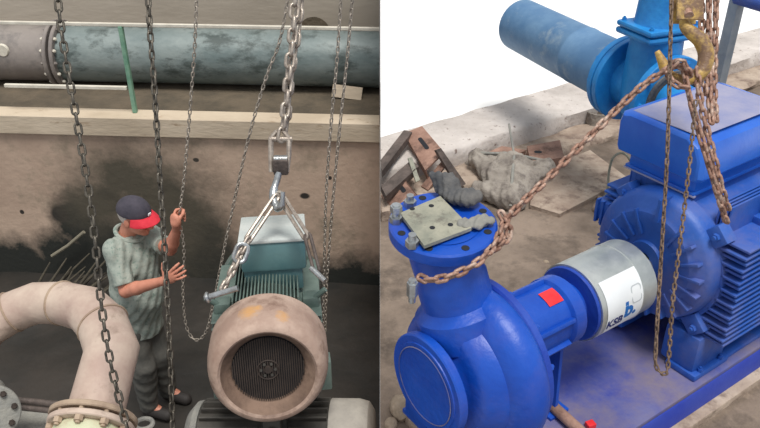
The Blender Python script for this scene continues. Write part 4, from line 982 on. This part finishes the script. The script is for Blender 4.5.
# gripping left hand
ch_dir = UP; pw = (LW_-HP); pw.z = 0; pw = Vector((-.55, -.75, 0)).normalized(); sd_ = pw.cross(UP)
palm = HP+pw*.036-UP*.012
f.cone(LW_, palm-UP*.02, .026, .030, k=.012); f.ell(palm, (.022, .040, .045), np.array([list(pw), list(sd_), [0, 0, 1]]).T, k=.012)
for i in range(4):
    z_ = .030-.019*i; rad = .021; rf = (.0088, .0092, .0088, .0076)[i]; prev = None
    for j, an in enumerate((35, 90, 150, 205, 250)):
        a = math.radians(an); q = HP+UP*(z_+.003*math.sin(j))+pw*(math.cos(a)*rad*1.25)+sd_*(math.sin(a)*rad*1.25)
        if prev is not None: f.cone(prev, q, rf, rf*.96, k=.003)
        prev = q
    
f.cone(palm-sd_*.02+UP*.0, HP-sd_*.030+UP*.025, .012, .010, k=.006); f.cone(HP-sd_*.030+UP*.025, HP-sd_*.012-pw*.018+UP*.034, .010, .008, k=.004)
# open right hand
hd = (P(192, 266, Y=3.66)-RW).normalized(); hu = (UP-hd*UP.dot(hd)).normalized(); hn = hd.cross(hu)
pc = RW+hd*.062
f.cone(RW, pc-hd*.02, .026, .028, k=.01); f.ell(pc, (.048, .041, .017), np.array([list(hd), list(hu), list(hn)]).T, k=.01)
for i, (o_, ln, sp_) in enumerate(((.030, .072, .22), (.010, .082, .08), (-.011, .076, -.06), (-.030, .060, -.22))):
    r0 = (.0092, .0094, .009, .008)[i]; a = pc+hd*.035+hu*o_; b = a+(hd+hu*sp_-hn*.15).normalized()*ln*.45; c_ = b+(hd+hu*sp_-hn*.5).normalized()*ln*.32; d_ = c_+(hd+hu*sp_*.6-hn*.8).normalized()*ln*.26
    f.cone(a, b, r0*1.05, r0, k=.004); f.cone(b, c_, r0, r0*.94, k=.003); f.cone(c_, d_, r0*.94, r0*.8, k=.003)
a = pc-hd*.02+hu*.028; b = a+(hd*.35+hu*1-hn*.2).normalized()*.040; c_ = b+(hd*.6+hu*.9-hn*.3).normalized()*.032
f.cone(a, b, .014, .0105, k=.008); f.cone(b, c_, .0105, .009, k=.004)
fobj('body', f, M_skin, t)
for s_ in (-1, 1):
    bm = B(); c_ = Hc+FH*.086+RH*(s_*.031)-UH*.003; bmesh.ops.create_uvsphere(bm, u_segments=12, v_segments=8, radius=.010, matrix=Matrix.Translation(c_)); obj('eye', bm, M_hole, t, world=True)
# shirt
f = Field((-2.0, 3.6, -3.4), (-1.0, 4.45, -2.3), .0065)
f.cone(NB-UP*.045, CH, .085, .148, k=.05); f.cone(RS-UP*.005, LS-UP*.005, .072, .072, k=.06); f.cone(CH, BE, .150, .158, k=.05); f.cone(BE, PE, .158, .155, k=.05); f.cone(PE, PE-UP*.075+fwd*.01, .155, .158, k=.04)
f.cone(RS, RS.lerp(RE, .92), .070, .064, k=.03); f.cone(LS, LS.lerp(LE, .85), .070, .062, k=.03)
ge = [f.lo[k]+f.h*np.arange(f.n[k]) for k in range(3)]; X, Y, Z = ge[0][:, None, None], ge[1][None, :, None], ge[2][None, None, :]
f.D += (.006*np.sin(X*34+Z*30+Y*10)*np.sin(Z*22-X*14)+.0035*np.sin(X*75-Z*50+Y*60)).astype(np.float32)
f.D = np.maximum(f.D, (PE.z-.095-Z+.01*np.sin(X*14)).astype(np.float32)+0*f.D)
d_ = (RE-RS).normalized(); cut = ((X-RS.x)*d_.x+(Y-RS.y)*d_.y+(Z-RS.z)*d_.z)-(RE-RS).length*.86
near = np.sqrt((X-RE.x)**2+(Y-RE.y)**2+(Z-RE.z)**2) < .13; f.D = np.where(near, np.maximum(f.D, cut), f.D).astype(np.float32)
d_ = (LE-LS).normalized(); cut = ((X-LS.x)*d_.x+(Y-LS.y)*d_.y+(Z-LS.z)*d_.z)-(LE-LS).length*.72
near = np.sqrt((X-LE.x)**2+(Y-LE.y)**2+(Z-LE.z)**2) < .11; f.D = np.where(near, np.maximum(f.D, cut), f.D).astype(np.float32)
fobj('shirt', f, M_shirt, t)
bm = B(); nk = NB.lerp(Hc, .28); tube(bm, [nk+fwd*(.085*math.cos(a))+rgt*(.075*math.sin(a))-UP*(.028*math.cos(a)+.005) for a in [2*PI*i/24 for i in range(24)]], .014, 8, closed=True, ref=(0, 0, 1)); obj('collar', bm, M_shirt, t, world=True)
# trousers
f = Field((-2.0, 3.7, ZPF), (-1.0, 4.5, -3.0), .0075)
f.cone(PE-UP*.02, PE-UP*.06, .14, .14, k=.03)
for s_, h_, k_, a_ in ((1, hR, kR, aR), (-1, hL, kL, aL)):
    f.cone(PE+rgt*.02*s_-UP*.05, h_, .12, .115, k=.04); f.cone(h_, k_, .112, .085, k=.02); f.cone(k_, a_, .083, .068, k=.02)
ge = [f.lo[k]+f.h*np.arange(f.n[k]) for k in range(3)]; X, Y, Z = ge[0][:, None, None], ge[1][None, :, None], ge[2][None, None, :]
f.D += (.006*np.sin(X*30+Z*34)*np.sin(Z*18-Y*30)).astype(np.float32); f.D = np.maximum(f.D, (ZPF+.05-Z).astype(np.float32)+0*f.D)
fobj('trousers', f, M_trous, t)
for a_ in (aR, aL):
    f = Field(a_-Vector((.25, .25, .12)), a_+Vector((.25, .25, .1)), .008); f.cone(a_-UP*.04, a_+fwd*.15-UP*.05, .05, .042, k=.02); f.cone(a_, a_-UP*.03, .05, .052, k=.02); fobj('shoe', f, M_shoe, t)
# hair and cap
def shell(name, m, parts, cutf=None, h=.0045):
    global f
    f = Field(Hc-Vector((.2, .2, .17)), Hc+Vector((.26, .2, .22)), h)
    for c_, r_ in parts: hell(c_, r_, k=.01)
    ge = [f.lo[k]+f.h*np.arange(f.n[k]) for k in range(3)]; X, Y, Z = ge[0][:, None, None]-Hc.x, ge[1][None, :, None]-Hc.y, ge[2][None, None, :]-Hc.z
    lf = X*FH.x+Y*FH.y+Z*FH.z; lr = X*RH.x+Y*RH.y+Z*RH.z; lu = X*UH.x+Y*UH.y+Z*UH.z
    if cutf: f.D = np.maximum(f.D, cutf(lf, lr, lu)).astype(np.float32)
    return fobj(name, f, m, t)
shell('hair', M_hair, [((-.012, 0, .03), (.103, .083, .094))], lambda a, b, c: np.maximum(a-.0, -.045-c))
cap_ = shell('cap', M_capdk, [((-.008, 0, .045), (.112, .092, .094))], lambda a, b, c: np.maximum(.038-c+.12*a*0, -(1.0)+0*a))
bm = B(); rows = []
for i in range(7):
    u = i/6; ring = []
    for j in range(17):
        a = -1.25+2.5*j/16; r0 = .098; r1 = .098+.068*math.cos(a)**.8*u; ring.append((r1*math.cos(a)-.002, r1*math.sin(a)*.86, .048-.030*u*u-.02*abs(math.sin(a))**2*u-.006))
    rows.append(ring)
tp = [[bm.verts.new(Hc+FH*x+RH*y+UH*(z+.004)) for x, y, z in r] for r in rows]; bt = [[bm.verts.new(Hc+FH*x+RH*y+UH*z) for x, y, z in r] for r in rows]
for i in range(6):
    for j in range(16):
        bm.faces.new((tp[i][j], tp[i+1][j], tp[i+1][j+1], tp[i][j+1])); bm.faces.new((bt[i][j], bt[i][j+1], bt[i+1][j+1], bt[i+1][j]))
for j in range(16): bm.faces.new((tp[6][j], bt[6][j], bt[6][j+1], tp[6][j+1]))
obj('cap_brim', bm, M_capred, cap_, world=True, label='red brim')
bm = B(); q = Hc+FH*.106+UH*.062; boxm(bm, frame(q, FH, up=UH), (-.002, -.012, -.008), (.004, .012, .008), .001); obj('cap_badge', bm, M_label, cap_, world=True, label='small white badge')
# ================================================================== LIGHT
w = bpy.data.worlds.new('world'); SC.world = w; w.use_nodes = True; bg = w.node_tree.nodes['Background']
bg.inputs[0].default_value = (.95, .97, 1, 1); bg.inputs[1].default_value = .64
sd = bpy.data.lights.new('sun', 'SUN'); sd.energy = 3.1; sd.angle = math.radians(22); sd.color = (1, .97, .92)
so = bpy.data.objects.new('sun', sd); C.objects.link(so); so.rotation_euler = Vector((.12, -.30, 1)).to_track_quat('Z', 'Y').to_euler()
